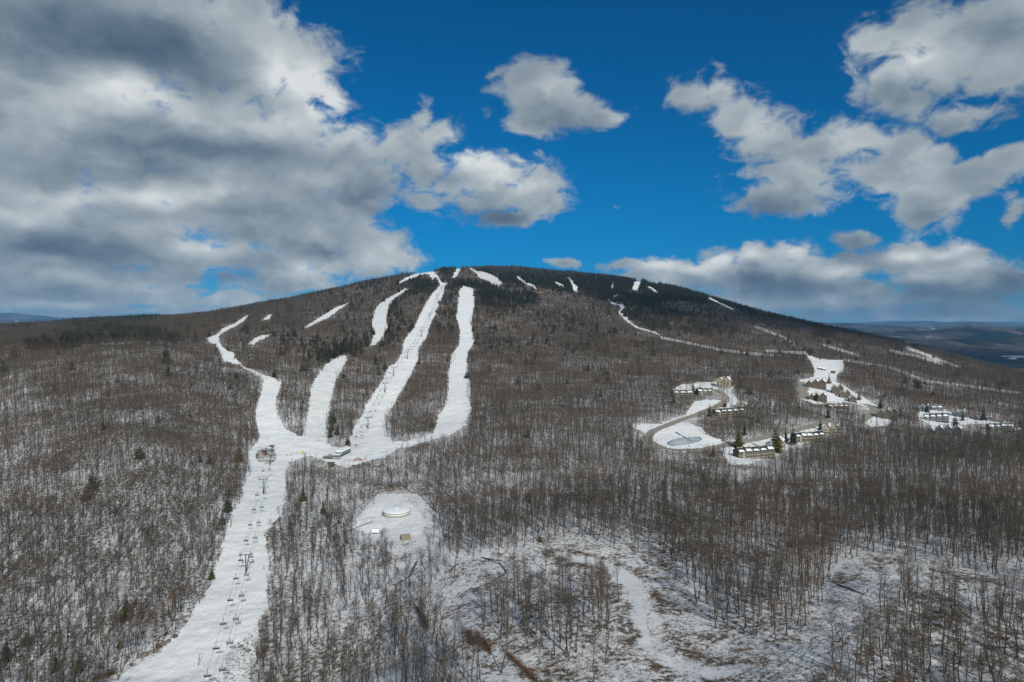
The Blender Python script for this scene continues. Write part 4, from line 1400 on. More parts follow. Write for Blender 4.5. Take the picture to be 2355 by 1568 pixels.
plain('tarp_tan', (0.22, 0.20, 0.13), 0.8, 0.1)
plain('sign_yellow', (0.72, 0.56, 0.10), 0.6, 0.3)
plain('net_red', (0.33, 0.12, 0.11), 0.7, 0.2)
plain('rock_grey', (0.16, 0.145, 0.13), 0.9, 0.1, 0, 0.3, 0.8)
plain('rock_rust', (0.13, 0.08, 0.06), 0.9, 0.1, 0, 0.3, 0.8)
plain('station_hull', (0.22, 0.26, 0.29), 0.45, 0.4)
plain('plastic_black', (0.025, 0.025, 0.028), 0.5, 0.4)

# ------------------------------------------------------------------ ski lifts
ORD = ['first', 'second', 'third', 'fourth', 'fifth', 'sixth', 'seventh', 'eighth', 'ninth', 'tenth', 'eleventh', 'twelfth', 'thirteenth', 'fourteenth', 'fifteenth', 'sixteenth']


def make_chair(detail):
    """a four-seat chair hanging from the origin, looking along +y"""
    W = 2.35
    hang = MB().path([(0, 0, 0), (0, -0.05, -0.5), (0, -0.55, -1.0), (0, -0.55, -1.75)], 0.07)
    hang.box((0, 0, 0.02), (0.12, 0.5, 0.16))
    bail = MB().path([(-W / 2, -0.1, -2.9), (-W / 2, -0.45, -1.8), (W / 2, -0.45, -1.8), (W / 2, -0.1, -2.9)], 0.07)
    seat = MB().box((0, 0.05, -2.78), (W, 0.52, 0.09))
    back = MB().box((0, -0.28, -2.36), (W, 0.08, 0.40), M=Matrix.Rotation(R(12), 3, 'X'))
    barm = MB().path([(-W / 2 + .05, -0.3, -2.0), (-W / 2 + .05, 0.42, -2.28), (W / 2 - .05, 0.42, -2.28), (W / 2 - .05, -0.3, -2.0)], 0.03)
    S, D = MATS['lift_steel'], MATS['plastic_black']
    if detail:
        o = empty('chairlift_chair', (0, 0, 0))
        hang.build('hanger', S, o)
        bail.build('chair_frame', S, o)
        seat.build('seat', D, o, 0.02)
        back.build('backrest', D, o, 0.02)
        barm.build('safety_bar', S, o)
        return o
    m = MB()
    for q in (hang, bail, seat, back, barm):
        m.add(q.v, q.f)
    return m.build('chairlift_chair', D)


def make_tower(twin, h, gauge):
    """origin at the foot; the line runs along +y"""
    st = MATS['lift_steel'] if twin else MATS['lift_dark']
    o = empty('lift_tower', (0, 0, 0))
    if twin:
        MB().bar((0, 0, -0.6), (0, 0, h - 0.1), 0.30, 0.24, 12).build('mast', st, o)
        MB().bar((0.25, -0.05, 0.4), (1.55, 0, h - 0.1), 0.22, 0.20, 10).build('strut', st, o)
    else:
        MB().bar((0, 0, -0.6), (0, 0, h - 0.1), 0.48, 0.34, 12).build('mast', st, o)
        MB().lathe([(0.85, -0.6), (0.85, 0.9), (0.0, 0.9)], 12).build('footing', st, o)
    g = gauge / 2
    MB().box((0, 0, h), (gauge + 1.0, 0.34, 0.36)).build('crossarm', st, o, 0.03)
    for sx in (-g, g):
        sh = MB().box((sx, 0, h + 0.34), (0.12, 3.4, 0.16))
        for k in range(6):
            yy = -1.4 + k * 0.56
            sh.bar((sx - 0.07, yy, h + 0.50), (sx + 0.07, yy, h + 0.50), 0.20, None, 10)
        sh.build('sheave_train', st, o)
        cw = MB().box((sx + math.copysign(0.6, sx), 0, h + 0.1), (0.5, 3.6, 0.06))
        for yy in (-1.7, 0, 1.7):
            cw.bar((sx + math.copysign(0.84, sx), yy, h + 0.1), (sx + math.copysign(0.84, sx), yy, h + 1.05), 0.03, None, 5)
        cw.bar((sx + math.copysign(0.84, sx), -1.7, h + 1.05), (sx + math.copysign(0.84, sx), 1.7, h + 1.05), 0.03, None, 5)
        cw.build('catwalk', st, o)
    lf = MB()
    for sx in (-g, g):
        lf.bar((sx, 0, h + 0.1), (sx, 0, h + 1.5), 0.08, None, 6)
    lf.bar((-g - 0.3, 0, h + 1.5), (g + 0.3, 0, h + 1.5), 0.09, None, 6)
    lf.build('lifting_frame', st, o)
    ld = MB()
    for sx in (-0.2, 0.2):
        ld.bar((sx, -0.5, 0.8), (sx, -0.42, h - 0.3), 0.025, None, 4)
    for k in range(int(h / 0.45)):
        ld.bar((-0.2, -0.48, 0.9 + k * 0.42), (0.2, -0.48, 0.9 + k * 0.42), 0.02, None, 4)
    ld.build('ladder', st, o)
    return o


def lift(name, feet, heights, gauge, twin, ends, chair_rows, chair_step, labels, lname, detail):
    """feet: (column,row) of the towers from the lowest up; ends: rope ends (world points)"""
    pos = [at(*p) for p in feet]
    nd = [ends[0]] + [p + Vector((0, 0, h + 0.72)) for p, h in zip(pos, heights)] + [ends[1]]
    proto = None
    for i, (p, h) in enumerate(zip(pos, heights)):
        d = (nd[i + 2] - nd[i])
        o = make_tower(twin, h, gauge)
        o.location = p
        o.rotation_euler = (0, 0, math.atan2(-d.x, d.y))
        tag(o, labels[i], 'lift tower', lname + ' towers')
    d = nd[-1] - nd[0]
    side = Vector((d.y, -d.x, 0)).normalized() * gauge / 2
    curve = []
    for a, b in zip(nd[:-1], nd[1:]):
        L = (b - a).length
        for k in range(14):
            t_ = k / 14
            curve.append(a.lerp(b, t_) + Vector((0, 0, -4 * (L * L / 9000) * t_ * (1 - t_))))
    curve.append(nd[-1])
    m = MB()
    for sg in (-1, 1):
        m.path([p + side * sg for p in curve], 0.045 if detail else 0.06, 5)
    tag(m.build('haul_cable', MATS['rope']), 'pair of dark steel cables strung over the towers of the ' + lname, 'cable')
    # chairs
    acc = [0]
    for a, b in zip(curve[:-1], curve[1:]):
        acc.append(acc[-1] + (b - a).length)

    def on(s_):
        k = min(max(np.searchsorted(acc, s_) - 1, 0), len(curve) - 2)
        return curve[k].lerp(curve[k + 1], (s_ - acc[k]) / max(1e-6, acc[k + 1] - acc[k]))
    stations = []
    if chair_rows:
        ss = np.linspace(0, acc[-1], 1500)
        rows = np.array([HZ - F * (on(x).z - 2.7 - CAMZ) / on(x).y for x in ss])
        for r in chair_rows:
            stations.append(float(ss[int(np.argmin(np.abs(rows - r)))]))
    else:
        stations = list(np.arange(14, acc[-1] - 8, chair_step))
    chair = make_chair(detail)
    first = True
    tw = [acc[14 * (i + 1)] for i in range(len(pos))]
    for n_, s_ in enumerate(sorted(stations)):
        # which tower is next uphill, how many chairs down from it
        up = [k for k, x in enumerate(tw) if x > s_]
        for sg, sn in ((-1, 'left'), (1, 'right')):
            o = chair if first else copy_thing(chair)
            first = False
            ds = 1.5 * sg
            o.location = on(s_ + ds) + side * sg
            dd = on(s_ + 2) - on(s_ - 2)
            a = math.atan2(-dd.x, dd.y)
            o.rotation_euler = (0, 0, a if sg < 0 else a + math.pi)
            if up:
                cnt = len([x for x in stations if s_ < x <= tw[up[0]]])
                where = '%s below %s' % (ORD[cnt], SHORT[lname][up[0]])
            else:
                cnt = len([x for x in stations if x > tw[-1] and x < s_])
                where = '%s above %s' % (ORD[cnt], SHORT[lname][-1])
            o['label'] = 'empty quad chair on %s rope, %s' % (sn, where)
            o['category'] = 'lift chair'
            o['group'] = 'chairs of the ' + lname


SHORT = {
    'lower lift': ['tower at bottom edge', 'large twin-leg tower mid piste', 'twin-leg tower nearer scrub island', 'tower in scrub island'],
    'upper lift': ['tower nearest lift station'] + ['%s tower up from lift station' % w for w in ORD[1:8]],
}


def build_lifts():
    feet = [(482, 1640), (565, 1317), (605, 1135), (620, 1070)]
    p0 = at(470, 1740)
    top = at(625, 1042)
    lift('lower', feet, [9.5, 9.5, 10.5, 9.6], 4.5, True, (p0 + Vector((0, 0, 9)), top + Vector((0, 0, 6.9))),
         [1082, 1137, 1170, 1205, 1241, 1285, 1327, 1376, 1430, 1486, 1548], 0,
         ['blue-grey lift tower head at the bottom picture edge on the lower piste', 'large grey twin-legged lift tower standing mid-way on the lower piste',
          'grey twin-legged lift tower on the lower piste just under the scrub island', 'grey lift tower rooted in the brown scrub island at the piste fork'], 'lower lift', True)
    # return terminal with the big wheel
    st = MATS['lift_steel']
    o = empty('lift_terminal', top, R(14))
    MB().bar((0, 0, -0.5), (0, 0, 6.3), 0.42, 0.34, 12).build('mast', st, o)
    w = MB().lathe([(2.15, 6.55), (2.6, 6.5), (2.75, 6.75), (2.6, 7.05), (2.15, 7.0)], 32)
    w.lathe([(0.0, 6.5), (0.6, 6.5), (0.6, 7.3), (0, 7.3)], 12)
    for k in range(6):
        a = k * math.pi / 3
        w.bar((0.5 * math.cos(a), 0.5 * math.sin(a), 6.8), (2.3 * math.cos(a), 2.3 * math.sin(a), 6.8), 0.12, None, 6)
    w.build('bullwheel', st, o)
    MB().box((0, 0, 6.2), (2.2, 3.6, 0.3)).box((0, -1.9, 4.4), (3.6, 0.3, 0.3)).bar((0, 0, 5.9), (0, -1.9, 4.4), 0.15).build('support_frame', st, o)
    MB().box((0.9, -0.8, 5.2), (1.6, 0.9, 0.9)).build('counterweight', st, o, 0.05)
    tag(o, 'grey return terminal with big flat bullwheel on a mast above the scrub island', 'lift terminal')
    # upper lift
    feet = [(846, 985), (885, 902), (905, 865), (937, 825), (969, 775), (988, 734), (1005, 690), (1015, 668)]
    sp = at(797, 1046)
    tp = at(1022, 652)
    lift('upper', feet, [11.5, 12.5, 12, 13, 13, 12.5, 13, 11], 5.2, False, (sp + Vector((1.2, 9, 5.4)), tp + Vector((0, 0, 5))), None, 33,
         ['lowest dark T-shaped lift tower, nearest the blue-grey lift station'] + ['dark T-shaped lift tower on the white lift line, %s up from the lift station' % ORD[k] for k in range(1, 8)], 'upper lift', False)


build_lifts()

# ------------------------------------------------------------------ lift station, tank and small things
def frame(p, q):
    """heading from p to q"""
    return math.atan2(-(q.x - p.x), q.y - p.y)


def build_station():
    p = at(789, 1048)
    o = empty('lift_station', p, frame(p, at(846, 985)) - R(12))
    H_, GL, SN, GV = MATS['station_hull'], MATS['glass_dark'], MATS['snow_cap'], MATS['galvanised']
    hull = MB().prism([(-2.7, 3.0), (-3.3, 3.9), (-3.1, 5.2), (3.1, 5.2), (3.3, 3.9), (2.7, 3.0)], -9, 9)
    hull.v = [(y, x, z) for x, y, z in hull.v]
    hull.build('hull', H_, o, 0.25)
    roof = MB().prism([(-3.2, 5.2), (-2.7, 6.4), (2.7, 6.4), (3.2, 5.2)], -9.3, 9.4)
    roof.v = [(y, x, z) for x, y, z in roof.v]
    roof.build('roof', SN, o, 0.2)
    for sx in (-1, 1):
        for k in range(2):
            MB().box((sx * 3.2, -4.5 + k * 8.2, 4.55), (0.12, 7.2, 1.0)).build('window', GL, o)
    for yy in (-6, 0, 6):
        MB().box((0, yy, 1.4), (1.3, 1.3, 3.2)).build('leg', H_, o)
    cab = empty('operator_cabin', (-0.6, -12.4, 0))
    cab.parent = o
    MB().box((0, 0, 1.1), (6.2, 4.0, 2.6)).build('wall', H_, cab, 0.08)
    for k in range(4):
        MB().box((-2.25 + k * 1.5, -2.03, 2.75), (1.3, 0.1, 1.3)).build('window', GL, cab)
    MB().box((0, 0, 2.75), (6.0, 3.9, 1.0)).build('clerestory', GL, cab)
    MB().box((0, 0, 3.55), (6.9, 4.8, 0.3)).build('roof', SN, cab, 0.08)
    dk = MB().box((-8.2, -11, 0.75), (9.5, 7.5, 0.3))
    for x in (-12.6, -8.2, -4.0):
        for y in (-14.2, -7.8):
            dk.box((x, y, 0.1), (0.3, 0.3, 1.2))
    dk.build('deck', MATS['wood_grey'], o)
    rl = MB()
    for a, b in (((-12.8, -14.6), (-3.6, -14.6)), ((-12.8, -14.6), (-12.8, -7.4)), ((-12.8, -7.4), (-5, -7.4))):
        for z in (1.3, 1.9):
            rl.bar((*a, z), (*b, z), 0.06, None, 5)
        n = 7
        for i in range(n + 1):
            x, y = a[0] + (b[0] - a[0]) * i / n, a[1] + (b[1] - a[1]) * i / n
            rl.bar((x, y, 0.9), (x, y, 1.95), 0.06, None, 5)
    rl.build('railing', MATS['lift_steel'], o)
    MB().box((-8.5, -9.0, 1.9), (2.6, 2.0, 2.0)).build('control_box', MATS['station_hull'], o, 0.06)
    MB().lathe([(2.2, 5.9 - 3.4), (2.7, 2.5), (2.7, 2.9), (2.2, 2.9)], 28, (0, 10.5, 0)).bar((0, 8, 2.7), (0, 10.5, 2.7), 0.25).build('bullwheel', MATS['lift_dark'], o)
    tag(o, 'blue-grey lift station with snow-white roof and dark windows where the pistes meet', 'lift station')
    # safety fence, banner
    def fence(name, pts, h, m, label, cat):
        f = empty(name, pts[0])
        net = MB()
        a0 = pts[0]
        for a, b in zip(pts[:-1], pts[1:]):
            a, b = a - a0, b - a0
            net.add([a + Vector((0, 0, .25)), b + Vector((0, 0, .25)), b + Vector((0, 0, h)), a + Vector((0, 0, h)), a + Vector((0, .03, .25)), b + Vector((0, .03, .25)), b + Vector((0, .03, h)), a + Vector((0, .03, h))],
                    [(0, 1, 2, 3), (7, 6, 5, 4), (3, 2, 6, 7), (0, 4, 5, 1), (0, 3, 7, 4), (1, 5, 6, 2)])
        net.build('net', m, f)
        for q in pts:
            MB().bar(q - a0 + Vector((0, -.08, -.3)), q - a0 + Vector((0, -.08, h + .15)), 0.05, None, 5).build('post', MATS['wood_brown'], f)
        tag(f, label, cat)
    fence('safety_fence', [at(812, 1061), at(818, 1059), at(824, 1058), at(832, 1059)], 1.4, MATS['net_red'], 'red mesh safety fence on the snow in front of the lift station', 'fence')
    p = at(696, 1043)
    o = empty('warning_sign', p)
    MB().box((0, 0, 1.9), (2.4, 0.08, 1.9)).build('panel', MATS['sign_yellow'], o)
    for k in (-0.5, 0.45):
        MB().box((k, -0.06, 1.95), (0.6, 0.05, 0.7)).build('marking', MATS['plastic_black'], o)
    for k in (-1.0, 1.0):
        MB().bar((k, 0.1, -0.3), (k, 0.1, 2.85), 0.06, None, 6).build('post', MATS['wood_grey'], o)
    tag(o, 'yellow square sign with two dark marks standing on the piste junction', 'sign')


def hut(p, rz, w, d, h, wall, roof, label, pitch=0.9):
    o = empty('wooden_hut', p, rz)
    MB().prism([(-d / 2, -.5), (-d / 2, h), (0, h + pitch), (d / 2, h), (d / 2, -.5)], -w / 2, w / 2).build('wall', wall, o)
    for s_ in (-1, 1):
        r_ = MB()
        y0, y1 = 0, s_ * (d / 2 + 0.45)
        z0, z1 = h + pitch + 0.10, h + 0.10 - pitch * 0.9 / d
        r_.add([(-w / 2 - .4, y0, z0), (w / 2 + .4, y0, z0), (w / 2 + .4, y1, z1), (-w / 2 - .4, y1, z1), (-w / 2 - .4, y0, z0 + .2), (w / 2 + .4, y0, z0 + .2), (w / 2 + .4, y1, z1 + .2), (-w / 2 - .4, y1, z1 + .2)],
               [(3, 2, 1, 0), (4, 5, 6, 7), (0, 1, 5, 4), (1, 2, 6, 5), (2, 3, 7, 6), (3, 0, 4, 7)])
        r_.build('roof', roof, o)
    MB().box((-w * .18, -d / 2 - .03, h * .42), (0.9, .08, h * .84)).build('door', MATS['wood_grey'], o)
    MB().box((w * .24, -d / 2 - .03, h * .58), (0.9, .08, .8)).build('window', MATS['glass_dark'], o)
    tag(o, label, 'hut')
    return o


def build_small():
    hut(at(608, 1046), R(8), 3.6, 3.2, 3.2, MATS['barn_red'], MATS['roof_dark'], 'small red hut with dark flat roof at the back of the scrub island', 0.5)
    hut(at(761, 1073), R(-6), 4.2, 3.6, 3.0, MATS['siding_brown'], MATS['roof_brown'], 'brown hut peeping over the wood edge below the lift station')
    # reservoir tank
    p = at(912, 1182)
    o = empty('water_tank', p)
    Rr = 8.6
    MB().lathe([(Rr, -1.0), (Rr, 2.5), (Rr - .1, 2.5)], 64).build('wall', MATS['tank_wall'], o, 0, True)
    MB().lathe([(Rr + .12, 2.5), (Rr + .12, 2.75), (Rr - .4, 2.8), (Rr * .75, 3.15), (Rr * .45, 3.4), (0.2, 3.5)], 64).build('roof', MATS['snow_cap'], o, 0, True)
    for z in (0.9, 2.3):
        MB().lathe([(Rr + .02, z - .1), (Rr + .22, z - .1), (Rr + .22, z + .1), (Rr + .02, z + .1)], 64).build('hoop', MATS['pipe_dark'], o)
    rg_ = MB()
    for k in range(40):
        a0, a1 = math.pi * (0.95 + 1.1 * k / 40), math.pi * (0.95 + 1.1 * (k + 1) / 40)
        rg_.bar(((Rr + .9) * math.cos(a0), (Rr + .9) * math.sin(a0), .55), ((Rr + .9) * math.cos(a1), (Rr + .9) * math.sin(a1), .55), .11, None, 6)
    rg_.build('pipe', MATS['pipe_dark'], o)
    MB().lathe([(.7, 3.3), (.7, 4.0), (.3, 4.2), (0.02, 4.2)], 16).build('vent', MATS['white_paint'], o)
    tag(o, 'round low water tank with domed snow-white lid and hoops in its clearing', 'water tank')
    # white trailer and tan shelter near the tank
    p = at(866, 1226)
    o = empty('white_trailer', p, R(-7))
    MB().box((0, 0, 1.75), (5.6, 2.3, 2.1)).build('body', MATS['white_paint'], o, 0.08)
    MB().box((0, 0, .62), (5.2, .9, .2)).build('chassis', MATS['plastic_black'], o)
    for x in (-1.2, 0.2):
        for y in (-1.0, 1.0):
            MB().bar((x, y - .12, .38), (x, y + .12, .38), .42, None, 14).build('wheel', MATS['plastic_black'], o)
    MB().box((2.2, -1.17, 1.6), (.8, .06, 1.5)).build('door', MATS['galvanised'], o)
    tag(o, 'white box trailer parked on the snow below the round tank', 'trailer')
    p = at(932, 1240)
    o = empty('tarpaulin_shelter', p, R(18))
    MB().prism([(-2.4, -.3), (-2.3, 1.5), (-1.2, 2.7), (0, 3.05), (1.2, 2.7), (2.3, 1.5), (2.4, -.3)], -2.6, 2.6).build('cover', MATS['tarp_tan'], o, 0.06)
    for x in (-2.62, 2.62):
        for y in (-2.3, 2.3):
            MB().bar((x, y, -.3), (x, y, 1.6), .07, None, 6).build('post', MATS['wood_grey'], o)
    tag(o, 'tan tarpaulin shelter under trees below the round tank', 'shelter')
    # poles
    for (u, v, h, tilt, lb) in ((616, 1014, 4.2, 0, 'plain grey marker pole standing in the snow uphill of the scrub island'), (455, 1531, 5.0, 0.35, 'leaning dark snowmaking pole at the foot of the lower piste')):
        p = at(u, v)
        o = empty('marker_pole', p)
        MB().bar((0, 0, -.4), (tilt * h * .5, 0, h), .11, .09, 8).build('shaft', MATS['lift_steel'], o)
        MB().bar((tilt * h * .25, 0, h * .45), (tilt * h * .25 - .5, 0, h * .7), .09, .06, 8).build('hydrant_arm', MATS['lift_steel'], o)
        tag(o, lb, 'pole')
    # footbridge in the lower left
    a, b = at(212, 1566), at(264, 1549)
    o = empty('footbridge', (a + b) / 2, 0)
    c = (a + b) / 2
    d = b - a
    L = d.length
    rz = math.atan2(d.y, d.x)
    o.rotation_euler = (0, 0, rz)
    MB().box((0, 0, .5), (L, 2.2, .25)).build('deck', MATS['wood_brown'], o)
    for y in (-1.05, 1.05):
        m = MB()
        for z in (1.1, 1.75):
            m.bar((-L / 2, y, z), (L / 2, y, z), .08, None, 6)
        n = 6
        for k in range(n + 1):
            x = -L / 2 + L * k / n
            m.bar((x, y, .2), (x, y, 1.85), .09, None, 6)
            if k < n:
                m.bar((x, y, .62), (x + L / n, y, 1.75), .06, None, 6)
        m.build('railing', MATS['wood_brown'], o)
    tag(o, 'small brown timber footbridge with braced railings at the bottom left of the piste', 'footbridge')
    # boulders and logs on the bank
    rg = np.random.default_rng(3)
    import bmesh
    for i, (u, v, sz, ru, lb) in enumerate(((330, 1508, 3.0, 0, 'lowest dark boulder of the bank beside the lower piste'), (345, 1500, 1.8, 0, 'small dark boulder just above the lowest one of the bank'), (357, 1499, 2.4, 0, 'snow-rimmed dark boulder in the middle of the piste bank'), (366, 1488, 2.6, 1, 'rust-brown boulder in the middle of the piste bank'),
                                           (386, 1476, 2.2, 0, 'dark boulder in the upper part of the piste bank'), (402, 1464, 2.2, 1, 'highest rust-brown boulder of the piste bank'), (377, 1484, 1.6, 0, 'small dark boulder between the two rust-brown ones'),
                                           (553, 1487, 1.9, 0, 'upper dark rock on the right edge of the lower piste'), (571, 1497, 1.8, 0, 'lower dark rock on the right edge of the lower piste'), (562, 1492, 1.2, 0, 'small dark rock between two others on the right piste edge'))):
        bm = bmesh.new()
        bmesh.ops.create_icosphere(bm, subdivisions=3, radius=1)
        ph = rg.uniform(0, 50)
        for vv in bm.verts:
            c_ = vv.co
            k = 1 + 0.9 * float(fbm(np.array([c_.x * 1.3 + ph]), np.array([c_.y * 1.3 + c_.z * 1.7]), i, 3)[0])
            vv.co = Vector((c_.x * 1.0 * k, c_.y * .75 * k, c_.z * .6 * k)) * sz * .62
        me = bpy.data.meshes.new('boulder')
        bm.to_mesh(me)
        bm.free()
        me.materials.append(MATS['rock_rust' if ru else 'rock_grey'])
        o = link('boulder', me)
        o.location = at(u, v) + Vector((0, 0, sz * .1))
        o.rotation_euler = (rg.uniform(-.3, .3), rg.uniform(-.3, .3), rg.uniform(0, 6))
        tag(o, lb, 'boulder', 'boulders at the edges of the lower piste')
    # felled trees with brown tops, bare logs
    B, NB_ = MATS['bark'], MATS['needles_brown']
    for (u0, v0, u1, v1, wd, lb) in ((1145, 1487, 1238, 1575, 1.9, 'largest felled tree with rust-brown top at the bottom centre of the cutting'), (1092, 1465, 1128, 1506, 2.3, 'felled tree with brown brushy top in the middle of the cutting edge'),
                                     (1070, 1450, 1086, 1486, 2.0, 'felled tree with brown brushy top left of its twin in the cutting edge'), (949, 1384, 985, 1452, 2.0, 'long felled tree with brown branches at the wood edge left of the cutting')):
        a, b = at(u0, v0), at(u1, v1)
        o = empty('felled_tree', a)
        d = b - a
        L = d.length
        tr, cr = Tubes(), Tubes()
        tr.tube([np.array((0, 0, 1.0)), np.array(d) * .5 + (0, 0, .9), np.array(d) * .97 + (0, 0, .5)], [.16, .2, .3], 7)
        f = unit(np.array(d))
        sd_ = unit(np.cross(f, (0, 0, 1)))
        for k in range(520):
            g = 0.30 + 0.68 * rg.random()
            q = np.array(d) * g + (0, 0, .7)
            e = unit(-f * rg.uniform(.5, 1.4) + sd_ * rg.normal(0, .6) + np.array((0, 0, rg.uniform(0.0, .8))))
            l2 = wd * rg.uniform(.6, 1.7)
            cr.blade(q, q + e * l2, .10, unit(np.cross(e, rg.normal(0, 1, 3))))
            cr.blade(q + e * l2 * .5, q + e * l2 * .8 + rg.normal(0, .35, 3), .10, unit(np.cross(e, rg.normal(0, 1, 3))))
        link('trunk', tr.mesh('trunk', MATS['wood_grey']), o)
        link('crown', cr.mesh('crown', NB_, False), o)
        tag(o, lb, 'felled tree', 'felled trees of the cutting')
    for (u0, v0, u1, v1, lb) in ((1155, 1489, 1190, 1470, 'short bare log lying right of the two brown felled trees'), (1182, 1503, 1229, 1482, 'bare log reaching from the largest felled tree towards the tree clump'), (1125, 1486, 1170, 1452, 'bare log leading from the brown felled tops up to the tree clump'),
                                 (355, 1474, 394, 1450, 'snow-dusted log along the top of the boulder bank'), (1108, 1283, 1150, 1291, 'dark log lying beside the stream at the top of the cutting'), (1290, 1560, 1330, 1545, 'pale log below the tree clump near the bottom edge'), (1640, 1478, 1672, 1462, 'dark log at the tip of the eastern wood'),
                                 (1925, 1345, 1985, 1367, 'long dark log across the logging track'), (800, 1222, 858, 1199, 'brown log at the left side of the tank clearing'), (1690, 1500, 1730, 1492, 'log on open snow right of the pale track')):
        a, b = at(u0, v0), at(u1, v1)
        o = empty('fallen_log', a)
        d = np.array(b - a)
        tr, br = Tubes(), Tubes()
        tr.tube([np.array((0, 0, .25)), d * .5 + (0, 0, .35), d + (0, 0, .2)], [.26, .22, .14], 7)
        f = unit(d)
        for k in range(9):
            q = d * rg.uniform(.45, 1) + (0, 0, .25)
            e = unit(f + rg.normal(0, .6, 3) + np.array((0, 0, .4)))
            br.tube([q, q + e * rg.uniform(.8, 2.2)], [.07, .03], 4)
        link('stem', tr.mesh('stem', B), o)
        link('branches', br.mesh('branches', B), o)
        tag(o, lb, 'log', 'fallen logs')
    # slash: sticks and brush strewn over the cut ground
    n = 60000
    ys = rg.uniform(125, 520, n)
    us = rg.uniform(940, 2400, n)
    ys = 125 + (ys - 125) * rg.random(n) ** .5
    X = (us - CX) / F * ys
    Z = ground(X, ys)
    v = HZ - F * (Z - CAMZ) / ys
    ok = inside(us, v, CUT) & (fbm(X / 14, ys / 14, 33, 3) + rg.normal(0, .12, n) > -0.02)
    ok &= ~inside(us, v, [(1440, 1275), (1500, 1320), (1480, 1400), (1500, 1500), (1620, 1560), (1560, 1568), (1470, 1520), (1440, 1400), (1400, 1300), (1270, 1290), (1300, 1262)])
    X, Y, Z = X[ok][:15000], ys[ok][:15000], Z[ok][:15000]
    sl_ = Tubes()
    for x, y, z in zip(X, Y, Z):
        a = rg.normal(0.4, 0.9)
        L = rg.uniform(.5, 2.6)
        dd = np.array((math.cos(a), math.sin(a), rg.normal(0.05, .14))) * L
        p0 = np.array((x, y, z + .10))
        if rg.random() < .3:
            sl_.tube([p0, p0 + dd * 1.3], [.07, .03], 3)
        else:
            for _ in range(3):
                e = dd * .5 + rg.normal(0, .35, 3) + np.array((0, 0, .25))
                sl_.blade(p0, p0 + e, .09, unit(np.cross(e, (0, 0, 1.0)) + 1e-3))
    tag(link('logging_slash', sl_.mesh('logging_slash', MATS['wood_brown'], False)), 'brown sticks and brush left strewn over the snowy cutting', 'brush', None, 'stuff')
    # scrub on the island at the fork
    sc_ = Tubes()
    for k in range(380):
        a, r_ = rg.uniform(0, 6.28), math.sqrt(rg.random())
        p = at(612 + 24 * r_ * math.cos(a), 1048 + 17 * r_ * math.sin(a))
        for _ in range(5):
            e = np.array((rg.normal(0, .5), rg.normal(0, .5), rg.uniform(.5, 1.4)))
            sc_.blade(np.array(p), np.array(p) + e, .07, unit(np.cross(e, rg.normal(0, 1, 3))))
    tag(link('scrub', sc_.mesh('scrub', MATS['wood_brown'], False)), 'brown scrub covering the island at the piste fork', 'scrub', None, 'stuff')
    # masts on the summit
    for (u, v, h, lb) in ((1075, 611, 16, 'thin mast on the summit skyline right of the top trail'), (1062, 610, 9, 'small lift head frame at the top of the summit trail')):
        p = at(u, v)
        o = empty('summit_mast', p)
        MB().bar((0, 0, -1), (0, 0, h), .5, .25, 6).build('shaft', MATS['lift_dark'], o)
        MB().box((0, 0, h * .8), (4.5, .5, .5)).build('crossarm', MATS['lift_dark'], o)
        tag(o, lb, 'mast')


build_station()
build_small()


# ------------------------------------------------------------------ houses
def window(o, wall_y, x, z, w, h, sgn=-1, trim='trim_cream'):
    f = MB()
    for a, b, c_, d_ in ((x - w / 2 - .07, z, .14, h + .28), (x + w / 2 + .07, z, .14, h + .28), (x, z - h / 2 - .07, w, .14), (x, z + h / 2 + .07, w, .14)):
        f.box((a, wall_y + sgn * .06, b), (c_, .16, d_))
    fo = f.build('window', MATS[trim], o)
    MB().box((x, wall_y + sgn * .03, z), (w, .1, h)).build('pane', MATS['glass_dark'], fo)


def slab(m, p, th):
    n = Vector((p[1] - p[0]).cross(p[3] - p[0])).normalized()
    if n.z < 0:
        n = -n
    m.add(list(p) + [q + n * th for q in p], [(0, 1, 2, 3), (4, 7, 6, 5), (0, 4, 5, 1), (1, 5, 6, 2), (2, 6, 7, 3), (3, 7, 4, 0)])


